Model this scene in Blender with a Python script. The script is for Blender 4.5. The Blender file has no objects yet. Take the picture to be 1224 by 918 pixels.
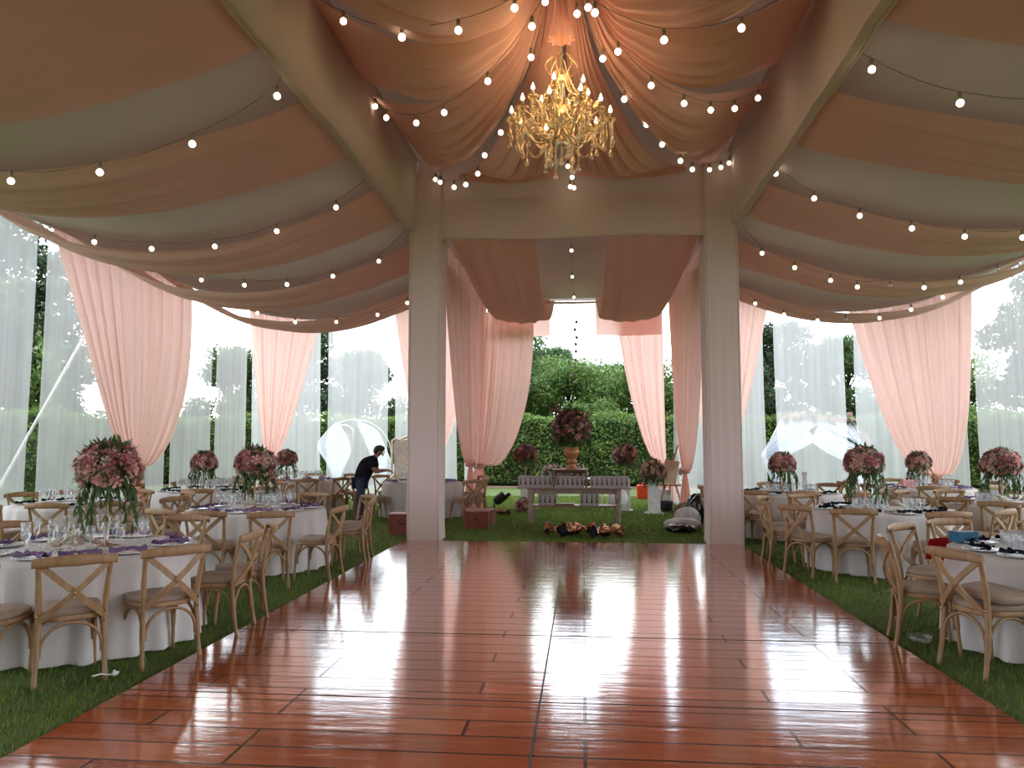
import bpy, math, random
import numpy as np
from mathutils import Vector, Matrix, noise
random.seed(7)
rng = np.random.default_rng(7)
PI = math.pi
sc = bpy.context.scene
COL = sc.collection
D2R = math.radians

# ------------------------------------------------------------------ mesh helpers
class MB:
    def __init__(s):
        s.v = []; s.f = []; s.mi = []; s.sm = []
        s.cur = 0
    def add(s, vs, fs, smooth=True, mi=None):
        o = len(s.v); s.v.extend([tuple(p) for p in vs])
        for f in fs:
            s.f.append(tuple(i + o for i in f)); s.mi.append(s.cur if mi is None else mi); s.sm.append(smooth)
        return s
    def box(s, c, d, rot=None, bev=0.0, taper=None):
        hx, hy, hz = d[0] / 2, d[1] / 2, d[2] / 2
        b = min(bev, hx * .9, hy * .9, hz * .9)
        vs = []; fs = []
        if b <= 0:
            vs = [(x, y, z) for x in (-hx, hx) for y in (-hy, hy) for z in (-hz, hz)]
            fs = [(0, 1, 3, 2), (4, 6, 7, 5), (0, 4, 5, 1), (2, 3, 7, 6), (0, 2, 6, 4), (1, 5, 7, 3)]
        else:
            idx = {}
            for sx in (-1, 1):
                for sy in (-1, 1):
                    for sz in (-1, 1):
                        for a in range(3):
                            p = [sx * (hx - b), sy * (hy - b), sz * (hz - b)]
                            p[a] = (sx * hx, sy * hy, sz * hz)[a]
                            idx[(sx, sy, sz, a)] = len(vs); vs.append(tuple(p))
            S = (-1, 1)
            for a in range(3):
                o = [i for i in range(3) if i != a]
                for sg in S:
                    q = []
                    for (u, w) in ((-1, -1), (1, -1), (1, 1), (-1, 1)):
                        k = [0, 0, 0]; k[a] = sg; k[o[0]] = u; k[o[1]] = w
                        q.append(idx[(k[0], k[1], k[2], a)])
                    flip = (sg > 0) if a != 1 else (sg < 0)
                    fs.append(tuple(q) if flip else tuple(q[::-1]))
            for a in range(3):           # edges along axis a
                o = [i for i in range(3) if i != a]
                for u in S:
                    for w in S:
                        k1 = [0, 0, 0]; k2 = [0, 0, 0]
                        k1[a] = -1; k2[a] = 1
                        for k in (k1, k2): k[o[0]] = u; k[o[1]] = w
                        fs.append((idx[(*k1, o[0])], idx[(*k2, o[0])], idx[(*k2, o[1])], idx[(*k1, o[1])]))
            for sx in S:
                for sy in S:
                    for sz in S:
                        fs.append((idx[(sx, sy, sz, 0)], idx[(sx, sy, sz, 1)], idx[(sx, sy, sz, 2)]))
        if taper:
            vs = [(x * (1 + (taper - 1) * (z / hz + 1) / 2), y * (1 + (taper - 1) * (z / hz + 1) / 2), z) for x, y, z in vs]
        M = Matrix.Translation(c)
        if rot is not None: M = M @ rot
        s.add([M @ Vector(p) for p in vs], fs, False)
        return s
    def tube(s, pts, r, n=8, cap=True, flat=None, up=None):
        pts = [Vector(p) for p in pts]
        rs = r if isinstance(r, (list, tuple)) else [r] * len(pts)
        vs = []; fs = []
        prev = None
        for i, p in enumerate(pts):
            t = (pts[min(i + 1, len(pts) - 1)] - pts[max(i - 1, 0)])
            if t.length < 1e-9: t = Vector((0, 0, 1))
            t.normalize()
            if prev is None:
                a = Vector(up) if up else (Vector((0, 0, 1)) if abs(t.z) < .9 else Vector((0, 1, 0)))
            else: a = prev
            a = a - t * a.dot(t)
            if a.length < 1e-6: a = Vector((1, 0, 0)) - t * t.x
            a.normalize(); prev = a
            b = t.cross(a)
            for k in range(n):
                an = 2 * PI * k / n
                ra, rb = rs[i], rs[i] * (flat if flat else 1)
                vs.append(p + a * math.cos(an) * ra + b * math.sin(an) * rb)
        for i in range(len(pts) - 1):
            for k in range(n):
                k2 = (k + 1) % n
                fs.append((i * n + k, i * n + k2, (i + 1) * n + k2, (i + 1) * n + k))
        if cap:
            fs.append(tuple(range(n))[::-1]); fs.append(tuple((len(pts) - 1) * n + k for k in range(n)))
        s.add(vs, fs); return s
    def strip(s, pts, w, t, side):
        # flat bar following pts, w = width along `side`-ish, t = thickness
        pts = [Vector(p) for p in pts]
        vs = []; fs = []
        for i, p in enumerate(pts):
            d = (pts[min(i + 1, len(pts) - 1)] - pts[max(i - 1, 0)]).normalized()
            sd = Vector(side); sd = (sd - d * sd.dot(d)).normalized()
            nn = d.cross(sd)
            for (a, b) in ((-1, -1), (1, -1), (1, 1), (-1, 1)):
                vs.append(p + sd * a * w / 2 + nn * b * t / 2)
        for i in range(len(pts) - 1):
            for k in range(4):
                k2 = (k + 1) % 4
                fs.append((i * 4 + k, i * 4 + k2, i * 4 + 4 + k2, i * 4 + 4 + k))
        e = (len(pts) - 1) * 4
        fs.append((0, 3, 2, 1)); fs.append((e, e + 1, e + 2, e + 3))
        s.add(vs, fs, False); return s
    def lathe(s, prof, c=(0, 0, 0), n=16, M=None):
        vs = []; fs = []
        for (r, z) in prof:
            for k in range(n):
                a = 2 * PI * k / n
                p = Vector((c[0] + r * math.cos(a), c[1] + r * math.sin(a), c[2] + z))
                vs.append(M @ p if M is not None else p)
        for i in range(len(prof) - 1):
            for k in range(n):
                k2 = (k + 1) % n
                fs.append((i * n + k, i * n + k2, (i + 1) * n + k2, (i + 1) * n + k))
        if prof[0][0] > 1e-4: fs.append(tuple(range(n))[::-1])
        if prof[-1][0] > 1e-4: fs.append(tuple((len(prof) - 1) * n + k for k in range(n)))
        s.add(vs, fs); return s
    def ball(s, c, r, nu=10, nv=7, sc3=(1, 1, 1), jit=0, M=None):
        vs = []; fs = []
        for j in range(nv + 1):
            ph = PI * j / nv
            for i in range(nu):
                th = 2 * PI * i / nu
                q = 1 + (random.uniform(-jit, jit) if jit else 0)
                p = Vector((r * sc3[0] * q * math.sin(ph) * math.cos(th), r * sc3[1] * q * math.sin(ph) * math.sin(th), r * sc3[2] * q * math.cos(ph)))
                if M is not None: p = M @ p
                vs.append(p + Vector(c))
        for j in range(nv):
            for i in range(nu):
                i2 = (i + 1) % nu
                fs.append((j * nu + i, (j + 1) * nu + i, (j + 1) * nu + i2, j * nu + i2))
        s.add(vs, fs); return s
    def grid(s, fn, nu, nv, wrap=False, smooth=True):
        vs = []; fs = []
        cu = nu if wrap else nu + 1
        for j in range(nv + 1):
            for i in range(cu):
                vs.append(fn(i / nu, j / nv))
        for j in range(nv):
            for i in range(nu):
                i2 = (i + 1) % cu
                fs.append((j * cu + i, j * cu + i2, (j + 1) * cu + i2, (j + 1) * cu + i))
        s.add(vs, fs, smooth); return s
    def mesh(s, name, mats):
        me = bpy.data.meshes.new(name)
        me.from_pydata([tuple(p) for p in s.v], [], s.f)
        if not isinstance(mats, (list, tuple)): mats = [mats]
        for m in mats: me.materials.append(m)
        me.polygons.foreach_set('use_smooth', s.sm)
        me.polygons.foreach_set('material_index', s.mi)
        me.update()
        return me
    def build(s, name, mats, parent=None, loc=None):
        o = bpy.data.objects.new(name, s.mesh(name, mats))
        COL.objects.link(o)
        if parent is not None: o.parent = parent
        if loc is not None: o.location = loc
        return o

USED = {}
def tag(o, label, cat, group=None, kind=None):
    USED[label] = USED.get(label, 0) + 1
    if label: o['label'] = label
    if cat: o['category'] = cat
    if group: o['group'] = group
    if kind: o['kind'] = kind
    return o
def empty(name, loc=(0, 0, 0), rz=0):
    o = bpy.data.objects.new(name, None); COL.objects.link(o)
    o.location = loc; o.rotation_euler = (0, 0, rz); o.empty_display_size = .1
    return o
def structure(o): o['kind'] = 'structure'; return o
def copy_tree(o, parent=None):
    c = o.copy(); COL.objects.link(c)
    if parent is not None: c.parent = parent
    for ch in KIDS.get(o.name, []): copy_tree(ch, c)
    return c
KIDS = {}
def index_kids():
    KIDS.clear()
    for o in sc.objects:
        if o.parent: KIDS.setdefault(o.parent.name, []).append(o)

# ------------------------------------------------------------------ materials
def newmat(name):
    m = bpy.data.materials.new(name); m.use_nodes = True
    nt = m.node_tree; nt.nodes.clear()
    out = nt.nodes.new('ShaderNodeOutputMaterial')
    return m, nt, out
def N(nt, t, **k):
    n = nt.nodes.new(t)
    for a, b in k.items():
        if a in n.inputs.keys(): n.inputs[a].default_value = b
        else: setattr(n, a, b)
    return n
def L(nt, a, b): nt.links.new(a, b)
def c4(c): return (c[0], c[1], c[2], 1)
def pbr(name, col, rough=.5, metal=0, col2=None, scale=8, stretch=(1, 1, 1), bump=0, bscale=60, spec=.5, coat=0, detail=4, emis=None, estr=0, sss=0):
    m, nt, out = newmat(name)
    b = N(nt, 'ShaderNodeBsdfPrincipled'); L(nt, b.outputs[0], out.inputs[0])
    b.inputs['Base Color'].default_value = c4(col); b.inputs['Roughness'].default_value = rough
    b.inputs['Metallic'].default_value = metal; b.inputs['Specular IOR Level'].default_value = spec
    b.inputs['Coat Weight'].default_value = coat
    tc = N(nt, 'ShaderNodeTexCoord')
    if col2 is None: col2 = tuple(x * .82 for x in col)
    mp = N(nt, 'ShaderNodeMapping'); mp.inputs['Scale'].default_value = stretch
    L(nt, tc.outputs['Object'], mp.inputs[0])
    nz = N(nt, 'ShaderNodeTexNoise', Scale=scale, Detail=detail)
    L(nt, mp.outputs[0], nz.inputs[0])
    rp = N(nt, 'ShaderNodeValToRGB'); rp.color_ramp.elements[0].position = .35; rp.color_ramp.elements[1].position = .65
    rp.color_ramp.elements[0].color = c4(col); rp.color_ramp.elements[1].color = c4(col2)
    L(nt, nz.outputs[0], rp.inputs[0]); L(nt, rp.outputs[0], b.inputs['Base Color'])
    if bump:
        n2 = N(nt, 'ShaderNodeTexNoise', Scale=bscale, Detail=3); L(nt, mp.outputs[0], n2.inputs[0])
        bm = N(nt, 'ShaderNodeBump', Strength=bump, Distance=.01); L(nt, n2.outputs[0], bm.inputs['Height']); L(nt, bm.outputs[0], b.inputs['Normal'])
    if emis:
        b.inputs['Emission Color'].default_value = c4(emis); b.inputs['Emission Strength'].default_value = estr
    return m
def cloth(name, col, trans=.5, col2=None, tcol=None, transp=0, weave=0, sc_=3, stripes=0):
    # fabric: diffuse + translucent, optional thread gaps (transp)
    m, nt, out = newmat(name)
    tc = N(nt, 'ShaderNodeTexCoord')
    nz = N(nt, 'ShaderNodeTexNoise', Scale=sc_, Detail=3); L(nt, tc.outputs['Object'], nz.inputs[0])
    mx = N(nt, 'ShaderNodeMixRGB'); mx.inputs[1].default_value = c4(col); mx.inputs[2].default_value = c4(col2 or tuple(x * .93 for x in col))
    L(nt, nz.outputs[0], mx.inputs[0])
    d = N(nt, 'ShaderNodeBsdfDiffuse'); t = N(nt, 'ShaderNodeBsdfTranslucent')
    L(nt, mx.outputs[0], d.inputs[0])
    if tcol: t.inputs[0].default_value = c4(tcol)
    else: L(nt, mx.outputs[0], t.inputs[0])
    ms = N(nt, 'ShaderNodeMixShader'); ms.inputs[0].default_value = trans
    L(nt, d.outputs[0], ms.inputs[1]); L(nt, t.outputs[0], ms.inputs[2])
    wv = N(nt, 'ShaderNodeTexNoise', Scale=220, Detail=1); L(nt, tc.outputs['Object'], wv.inputs[0])
    bp = N(nt, 'ShaderNodeBump', Strength=.12, Distance=.003); L(nt, wv.outputs[0], bp.inputs['Height'])
    L(nt, bp.outputs[0], d.inputs['Normal'])
    last = ms
    if transp > 0:
        tr = N(nt, 'ShaderNodeBsdfTransparent'); m2 = N(nt, 'ShaderNodeMixShader'); m2.inputs[0].default_value = transp
        if stripes:
            mp = N(nt, 'ShaderNodeMapping'); mp.inputs['Scale'].default_value = (stripes, stripes, .15); L(nt, tc.outputs['Object'], mp.inputs[0])
            n3 = N(nt, 'ShaderNodeTexNoise', Scale=1, Detail=2); L(nt, mp.outputs[0], n3.inputs[0])
            mr = N(nt, 'ShaderNodeMapRange'); mr.inputs['From Min'].default_value = .3; mr.inputs['From Max'].default_value = .7
            mr.inputs['To Min'].default_value = transp - .04; mr.inputs['To Max'].default_value = transp + .04
            L(nt, n3.outputs[0], mr.inputs[0]); L(nt, mr.outputs[0], m2.inputs[0])
        L(nt, ms.outputs[0], m2.inputs[1]); L(nt, tr.outputs[0], m2.inputs[2]); last = m2
    L(nt, last.outputs[0], out.inputs[0])
    return m
def glassmat(name, tint=(1, 1, 1), gloss=.16, gcol=(1, 1, 1), body=.04):
    m, nt, out = newmat(name)
    tr = N(nt, 'ShaderNodeBsdfTransparent'); tr.inputs[0].default_value = c4(tint)
    gl = N(nt, 'ShaderNodeBsdfGlossy', Roughness=.03); gl.inputs[0].default_value = c4(gcol)
    df = N(nt, 'ShaderNodeBsdfDiffuse'); df.inputs[0].default_value = c4(gcol)
    lw = N(nt, 'ShaderNodeFresnel', IOR=1.5)
    mr = N(nt, 'ShaderNodeMath', operation='MULTIPLY_ADD'); mr.inputs[1].default_value = .5; mr.inputs[2].default_value = gloss
    mr.use_clamp = True
    L(nt, lw.outputs[0], mr.inputs[0])
    m1 = N(nt, 'ShaderNodeMixShader'); L(nt, mr.outputs[0], m1.inputs[0]); L(nt, tr.outputs[0], m1.inputs[1]); L(nt, gl.outputs[0], m1.inputs[2])
    m2 = N(nt, 'ShaderNodeMixShader'); m2.inputs[0].default_value = body; L(nt, m1.outputs[0], m2.inputs[1]); L(nt, df.outputs[0], m2.inputs[2])
    L(nt, m2.outputs[0], out.inputs[0]); return m
def emit(name, col, s):
    m, nt, out = newmat(name); e = N(nt, 'ShaderNodeEmission'); e.inputs[0].default_value = c4(col); e.inputs[1].default_value = s
    L(nt, e.outputs[0], out.inputs[0]); return m
def leafmat(name, c1, c2, tr=.35):
    m, nt, out = newmat(name)
    g = N(nt, 'ShaderNodeNewGeometry')
    rp = N(nt, 'ShaderNodeMixRGB'); rp.inputs[1].default_value = c4(c1); rp.inputs[2].default_value = c4(c2)
    L(nt, g.outputs['Random Per Island'], rp.inputs[0])
    d = N(nt, 'ShaderNodeBsdfPrincipled', Roughness=.55); L(nt, rp.outputs[0], d.inputs['Base Color'])
    t = N(nt, 'ShaderNodeBsdfTranslucent'); L(nt, rp.outputs[0], t.inputs[0])
    ms = N(nt, 'ShaderNodeMixShader'); ms.inputs[0].default_value = tr
    L(nt, d.outputs[0], ms.inputs[1]); L(nt, t.outputs[0], ms.inputs[2]); L(nt, ms.outputs[0], out.inputs[0])
    return m

M = {}
M['wood'] = pbr('chair_wood', (.36, .215, .105), .55, col2=(.26, .145, .068), scale=9, stretch=(3, 3, .6), bump=.12, bscale=40)
M['cushion'] = pbr('cushion_fabric', (.34, .255, .20), .9, col2=(.29, .21, .165), scale=14, bump=.2, bscale=200)
M['bolt'] = pbr('antique_bolt', (.35, .27, .14), .4, .9)
M['linen'] = cloth('table_linen', (.76, .715, .695), .22)
M['pink'] = cloth('pink_chiffon', (.93, .63, .555), .52, sc_=1.5)
M['pink_roof'] = cloth('pink_roof_chiffon', (.90, .59, .50), .30, sc_=1.2)
M['liner'] = cloth('roof_liner', (.62, .54, .49), .12, sc_=.8)
M['drape'] = cloth('cream_drape', (.72, .60, .54), .12, sc_=1)
M['sheer'] = cloth('white_sheer', (.99, .99, .99), .74, transp=.59, stripes=9)
M['voile'] = cloth('white_voile', (.88, .92, 1.0), .5, transp=.08)
M['metal'] = pbr('white_metal', (.8, .8, .8), .4, .2)
M['purple'] = cloth('purple_satin', (.21, .13, .25), .1)
M['navy'] = cloth('navy_napkin', (.018, .02, .032), .02)
M['plate'] = glassmat('glass_charger', (.95, .95, .97), .25, body=.35)
M['china'] = pbr('white_china', (.85, .85, .87), .15)
M['glass'] = glassmat('clear_glass', (.97, .975, .98), .01, body=.05)
M['bulb'] = emit('bulb_glow', (1, .84, .64), 6.5)
M['deadbulb'] = glassmat('unlit_bulb', (.9, .9, .85), .1, body=.1)
M['cable'] = pbr('bulb_cable', (.22, .17, .12), .6)
M['candle'] = emit('candle_bulb_glow', (1, .78, .48), 16)
M['gold'] = pbr('gold_brass', (.90, .74, .50), .3, 1)
M['crystal'] = glassmat('amber_crystal', (1, .94, .80), .18, (1, .90, .70), body=.05)
M['stand'] = pbr('rose_gold_stand', (.42, .24, .16), .35, .6)
M['leaf'] = leafmat('arrangement_leaf', (.035, .085, .022), (.09, .15, .045), .2)
M['rose_pink'] = leafmat('pink_petal', (.74, .34, .32), (.80, .52, .47), .25)
M['rose_dust'] = leafmat('dusty_petal', (.40, .12, .15), (.58, .22, .24), .2)
M['rose_dark'] = leafmat('plum_petal', (.22, .06, .075), (.38, .16, .15), .15)
M['rose_cream'] = leafmat('cream_petal', (.74, .62, .50), (.66, .46, .42), .3)
M['hydrangea'] = leafmat('white_hydrangea', (.86, .86, .80), (.78, .80, .62), .2)
M['tree_leaf'] = leafmat('tree_leaf', (.03, .075, .018), (.10, .17, .05), .35)
M['tree_leaf2'] = leafmat('bright_tree_leaf', (.06, .13, .025), (.17, .27, .06), .35)
M['pine_leaf'] = leafmat('dark_tree_leaf', (.02, .05, .02), (.06, .10, .04), .2)
M['hedge_leaf'] = leafmat('hedge_leaf', (.05, .12, .02), (.23, .34, .07), .4)
M['bark'] = pbr('bark', (.11, .075, .05), .9, col2=(.06, .04, .03), scale=20, stretch=(1, 1, .2), bump=.6, bscale=30)
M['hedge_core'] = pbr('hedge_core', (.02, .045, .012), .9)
M['crate'] = pbr('red_brown_box', (.24, .065, .04), .5, col2=(.18, .045, .03), bump=.1)
M['whitewash'] = pbr('whitewashed_wood', (.43, .32, .275), .6, col2=(.30, .20, .165), scale=12, stretch=(.6, 3, 3), bump=.15, bscale=40)
M['oldwood'] = pbr('brown_table_wood', (.27, .15, .10), .55, col2=(.19, .10, .065), scale=10, stretch=(.6, 3, 3))
M['terracotta'] = pbr('copper_urn', (.52, .23, .11), .4, .35, bump=.05)
M['boxpaper'] = pbr('gift_box_paper', (.46, .41, .41), .7)
M['black'] = pbr('black_matte', (.012, .012, .014), .5)
M['blackplastic'] = pbr('black_plastic_bag', (.01, .01, .013), .22, bump=.5, bscale=12)
M['whiteplastic'] = pbr('white_cloth_bundle', (.62, .60, .60), .55, bump=.4, bscale=10)
M['white'] = pbr('white_paint', (.82, .84, .82), .45)
M['orange'] = pbr('orange_red_plastic', (.85, .07, .02), .4)
M['copper'] = pbr('copper_foil', (.50, .27, .16), .25, 1, col2=(.28, .13, .07), bump=.9, bscale=25)
M['wrapcream'] = pbr('cream_card', (.60, .46, .32), .6)
M['blue'] = pbr('blue_box', (.01, .13, .25), .4)
M['red'] = cloth('red_cloth', (.22, .010, .010), .05)
M['pinkbox'] = pbr('pink_bag', (.85, .38, .36), .5)
M['skin'] = pbr('skin', (.30, .15, .095), .55)
M['hair'] = pbr('black_hair', (.008, .007, .007), .5, bump=.5, bscale=80)
M['shirt'] = cloth('dark_shirt', (.018, .016, .022), .02)
M['jeans'] = pbr('blue_jeans', (.03, .045, .085), .85, bump=.3, bscale=150)
M['tuft'] = pbr('ivory_tufted_leather', (.88, .84, .76), .4)
M['roofpvc'] = cloth('roof_vinyl', (.82, .79, .76), .32)
M['soil'] = pbr('bare_soil', (.20, .13, .09), .95, col2=(.13, .085, .06), scale=3, bump=.5, bscale=20)
M['brown'] = pbr('brown_blanket', (.24, .15, .10), .85, bump=.3)
M['brick'] = pbr('terracotta_wall', (.30, .15, .09), .85)

# dance floor boards
def floor_mat():
    m, nt, out = newmat('varnished_boards')
    tc = N(nt, 'ShaderNodeTexCoord')
    b = N(nt, 'ShaderNodeBsdfPrincipled'); L(nt, b.outputs[0], out.inputs[0])
    br = N(nt, 'ShaderNodeTexBrick'); br.offset = .37; br.offset_frequency = 3; br.squash = 1
    br.inputs['Scale'].default_value = 1; br.inputs['Mortar Size'].default_value = .010; br.inputs['Mortar Smooth'].default_value = .1
    br.inputs['Brick Width'].default_value = 1.83; br.inputs['Row Height'].default_value = .242; br.inputs['Bias'].default_value = 0
    br.inputs['Color1'].default_value = (.33, .068, .022, 1); br.inputs['Color2'].default_value = (.48, .115, .038, 1); br.inputs['Mortar'].default_value = (.06, .015, .008, 1)
    L(nt, tc.outputs['Object'], br.inputs[0])
    mp = N(nt, 'ShaderNodeMapping'); mp.inputs['Scale'].default_value = (1.2, 9, 1); L(nt, tc.outputs['Object'], mp.inputs[0])
    nz = N(nt, 'ShaderNodeTexNoise', Scale=2.2, Detail=6, Roughness=.6); L(nt, mp.outputs[0], nz.inputs[0])
    mx = N(nt, 'ShaderNodeMixRGB', blend_type='MULTIPLY'); mx.inputs[0].default_value = .55
    rp = N(nt, 'ShaderNodeValToRGB'); rp.color_ramp.elements[0].position = .3; rp.color_ramp.elements[1].position = .7
    rp.color_ramp.elements[0].color = (.62, .5, .45, 1); rp.color_ramp.elements[1].color = (1.15, 1.1, 1.05, 1)
    L(nt, nz.outputs[0], rp.inputs[0]); L(nt, br.outputs[0], mx.inputs[1]); L(nt, rp.outputs[0], mx.inputs[2]); L(nt, mx.outputs[0], b.inputs['Base Color'])
    # varnish waviness
    n2 = N(nt, 'ShaderNodeTexNoise', Scale=2.5, Detail=3); mp2 = N(nt, 'ShaderNodeMapping'); mp2.inputs['Scale'].default_value = (1, 5, 1)
    L(nt, tc.outputs['Object'], mp2.inputs[0]); L(nt, mp2.outputs[0], n2.inputs[0])
    n3 = N(nt, 'ShaderNodeTexNoise', Scale=45, Detail=2); L(nt, mp2.outputs[0], n3.inputs[0])
    ad = N(nt, 'ShaderNodeMath', operation='MULTIPLY_ADD'); ad.inputs[1].default_value = .10; L(nt, n3.outputs[0], ad.inputs[0]); L(nt, n2.outputs[0], ad.inputs[2])
    b1 = N(nt, 'ShaderNodeBump', Strength=.085, Distance=.02); L(nt, ad.outputs[0], b1.inputs['Height'])
    iv = N(nt, 'ShaderNodeMath', operation='SUBTRACT'); iv.inputs[0].default_value = 1; L(nt, br.outputs['Fac'], iv.inputs[1])
    b2 = N(nt, 'ShaderNodeBump', Strength=.8, Distance=.006); L(nt, iv.outputs[0], b2.inputs['Height']); L(nt, b1.outputs[0], b2.inputs['Normal'])
    L(nt, b2.outputs[0], b.inputs['Normal'])
    n4 = N(nt, 'ShaderNodeTexNoise', Scale=1.1, Detail=4); L(nt, tc.outputs['Object'], n4.inputs[0])
    mr = N(nt, 'ShaderNodeMapRange'); mr.inputs['From Min'].default_value = .3; mr.inputs['From Max'].default_value = .7; mr.inputs['To Min'].default_value = .07; mr.inputs['To Max'].default_value = .15
    L(nt, n4.outputs[0], mr.inputs[0]); L(nt, mr.outputs[0], b.inputs['Roughness'])
    b.inputs['Specular IOR Level'].default_value = .5
    L(nt, iv.outputs[0], b.inputs['Coat Weight']); b.inputs['Coat Roughness'].default_value = .07; b.inputs['Coat IOR'].default_value = 1.36
    L(nt, b2.outputs[0], b.inputs['Coat Normal'])
    return m
def ground_mat():
    m, nt, out = newmat('lawn_ground')
    tc = N(nt, 'ShaderNodeTexCoord'); b = N(nt, 'ShaderNodeBsdfPrincipled', Roughness=.9); L(nt, b.outputs[0], out.inputs[0])
    nz = N(nt, 'ShaderNodeTexNoise', Scale=1.6, Detail=8, Roughness=.7); L(nt, tc.outputs['Object'], nz.inputs[0])
    rp = N(nt, 'ShaderNodeValToRGB'); rp.color_ramp.elements[0].position = .3; rp.color_ramp.elements[1].position = .72
    rp.color_ramp.elements[0].color = (.05, .085, .015, 1); rp.color_ramp.elements[1].color = (.12, .175, .03, 1)
    L(nt, nz.outputs[0], rp.inputs[0]); L(nt, rp.outputs[0], b.inputs['Base Color'])
    n2 = N(nt, 'ShaderNodeTexNoise', Scale=60, Detail=4); L(nt, tc.outputs['Object'], n2.inputs[0])
    bp = N(nt, 'ShaderNodeBump', Strength=.8, Distance=.03); L(nt, n2.outputs[0], bp.inputs['Height']); L(nt, bp.outputs[0], b.inputs['Normal'])
    return m
M['floor'] = floor_mat(); M['ground'] = ground_mat()
M['blade'] = leafmat('grass_blade', (.075, .135, .016), (.21, .29, .05), .45)

# ------------------------------------------------------------------ world, camera, lights
w = bpy.data.worlds.new('overcast'); sc.world = w; w.use_nodes = True
nt = w.node_tree; nt.nodes.clear()
wo = nt.nodes.new('ShaderNodeOutputWorld'); bg = nt.nodes.new('ShaderNodeBackground')
tc = nt.nodes.new('ShaderNodeTexCoord'); mp = nt.nodes.new('ShaderNodeMapping'); mp.inputs['Scale'].default_value = (1, 1, 2.5)
nz = nt.nodes.new('ShaderNodeTexNoise'); nz.inputs['Scale'].default_value = 3; nz.inputs['Detail'].default_value = 5
rp = nt.nodes.new('ShaderNodeValToRGB'); rp.color_ramp.elements[0].position = .35; rp.color_ramp.elements[1].position = .62
rp.color_ramp.elements[0].color = (.72, .84, 1, 1); rp.color_ramp.elements[1].color = (1, 1, 1, 1)
nt.links.new(tc.outputs['Generated'], mp.inputs[0]); nt.links.new(mp.outputs[0], nz.inputs[0]); nt.links.new(nz.outputs[0], rp.inputs[0])
sx_ = nt.nodes.new('ShaderNodeSeparateXYZ'); nt.links.new(tc.outputs['Generated'], sx_.inputs[0])
mr_ = nt.nodes.new('ShaderNodeMapRange'); mr_.inputs['From Min'].default_value = -1; mr_.inputs['From Max'].default_value = 1; mr_.inputs['To Min'].default_value = 2.6; mr_.inputs['To Max'].default_value = 7.2
nt.links.new(sx_.outputs[1], mr_.inputs[0]); nt.links.new(mr_.outputs[0], bg.inputs[1])
nt.links.new(rp.outputs[0], bg.inputs[0]); nt.links.new(bg.outputs[0], wo.inputs[0])

cam = bpy.data.cameras.new('camera'); co = bpy.data.objects.new('camera', cam); COL.objects.link(co)
pit = math.atan(71 / 920); yaw = math.atan(85 / 920 * math.cos(pit))
co.location = (0, 0, 1.65); co.rotation_euler = (PI / 2 + pit, 0, yaw)
cam.sensor_width = 36; cam.lens = 920 / 1224 * 36; cam.clip_end = 300
sc.camera = co
sc.view_settings.view_transform = 'Standard'; sc.view_settings.look = 'None'; sc.view_settings.exposure = 0; sc.view_settings.gamma = 1
sc.view_settings.use_curve_mapping = False
sc.cycles.transparent_max_bounces = 24; sc.cycles.max_bounces = 10; sc.cycles.diffuse_bounces = 6; sc.cycles.glossy_bounces = 4
sc.cycles.transmission_bounces = 6; sc.cycles.caustics_reflective = False; sc.cycles.caustics_refractive = False
sc.cycles.sample_clamp_indirect = 6

# ------------------------------------------------------------------ setting
XW0, XW1 = -10.1, 9.75          # side walls of the marquee
YB = 22.5                       # back line
BX0, BX1 = -2.9, 2.55           # valley beams
CX = -.2
g = MB(); g.grid(lambda u, v: (-60 + 120 * u, -20 + 90 * v, 0), 60, 45)
structure(g.build('ground', M['ground']))
fl = MB(); fl.box((-.24, 4.4, .018), (5.52, 16.8, .036), bev=.008)
structure(fl.build('floor', M['floor']))
# panel joint strips of the dance floor, flush grooves
jt = MB(); jt.box((-.28, 4.4, .0365), (.012, 16.7, .003)); jt.box((-.24, 6.62, .0365), (5.5, .014, .003)); jt.box((-.24, 4.95, .0365), (5.5, .01, .003))
structure(jt.build('trim_1', M['black']))

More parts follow.
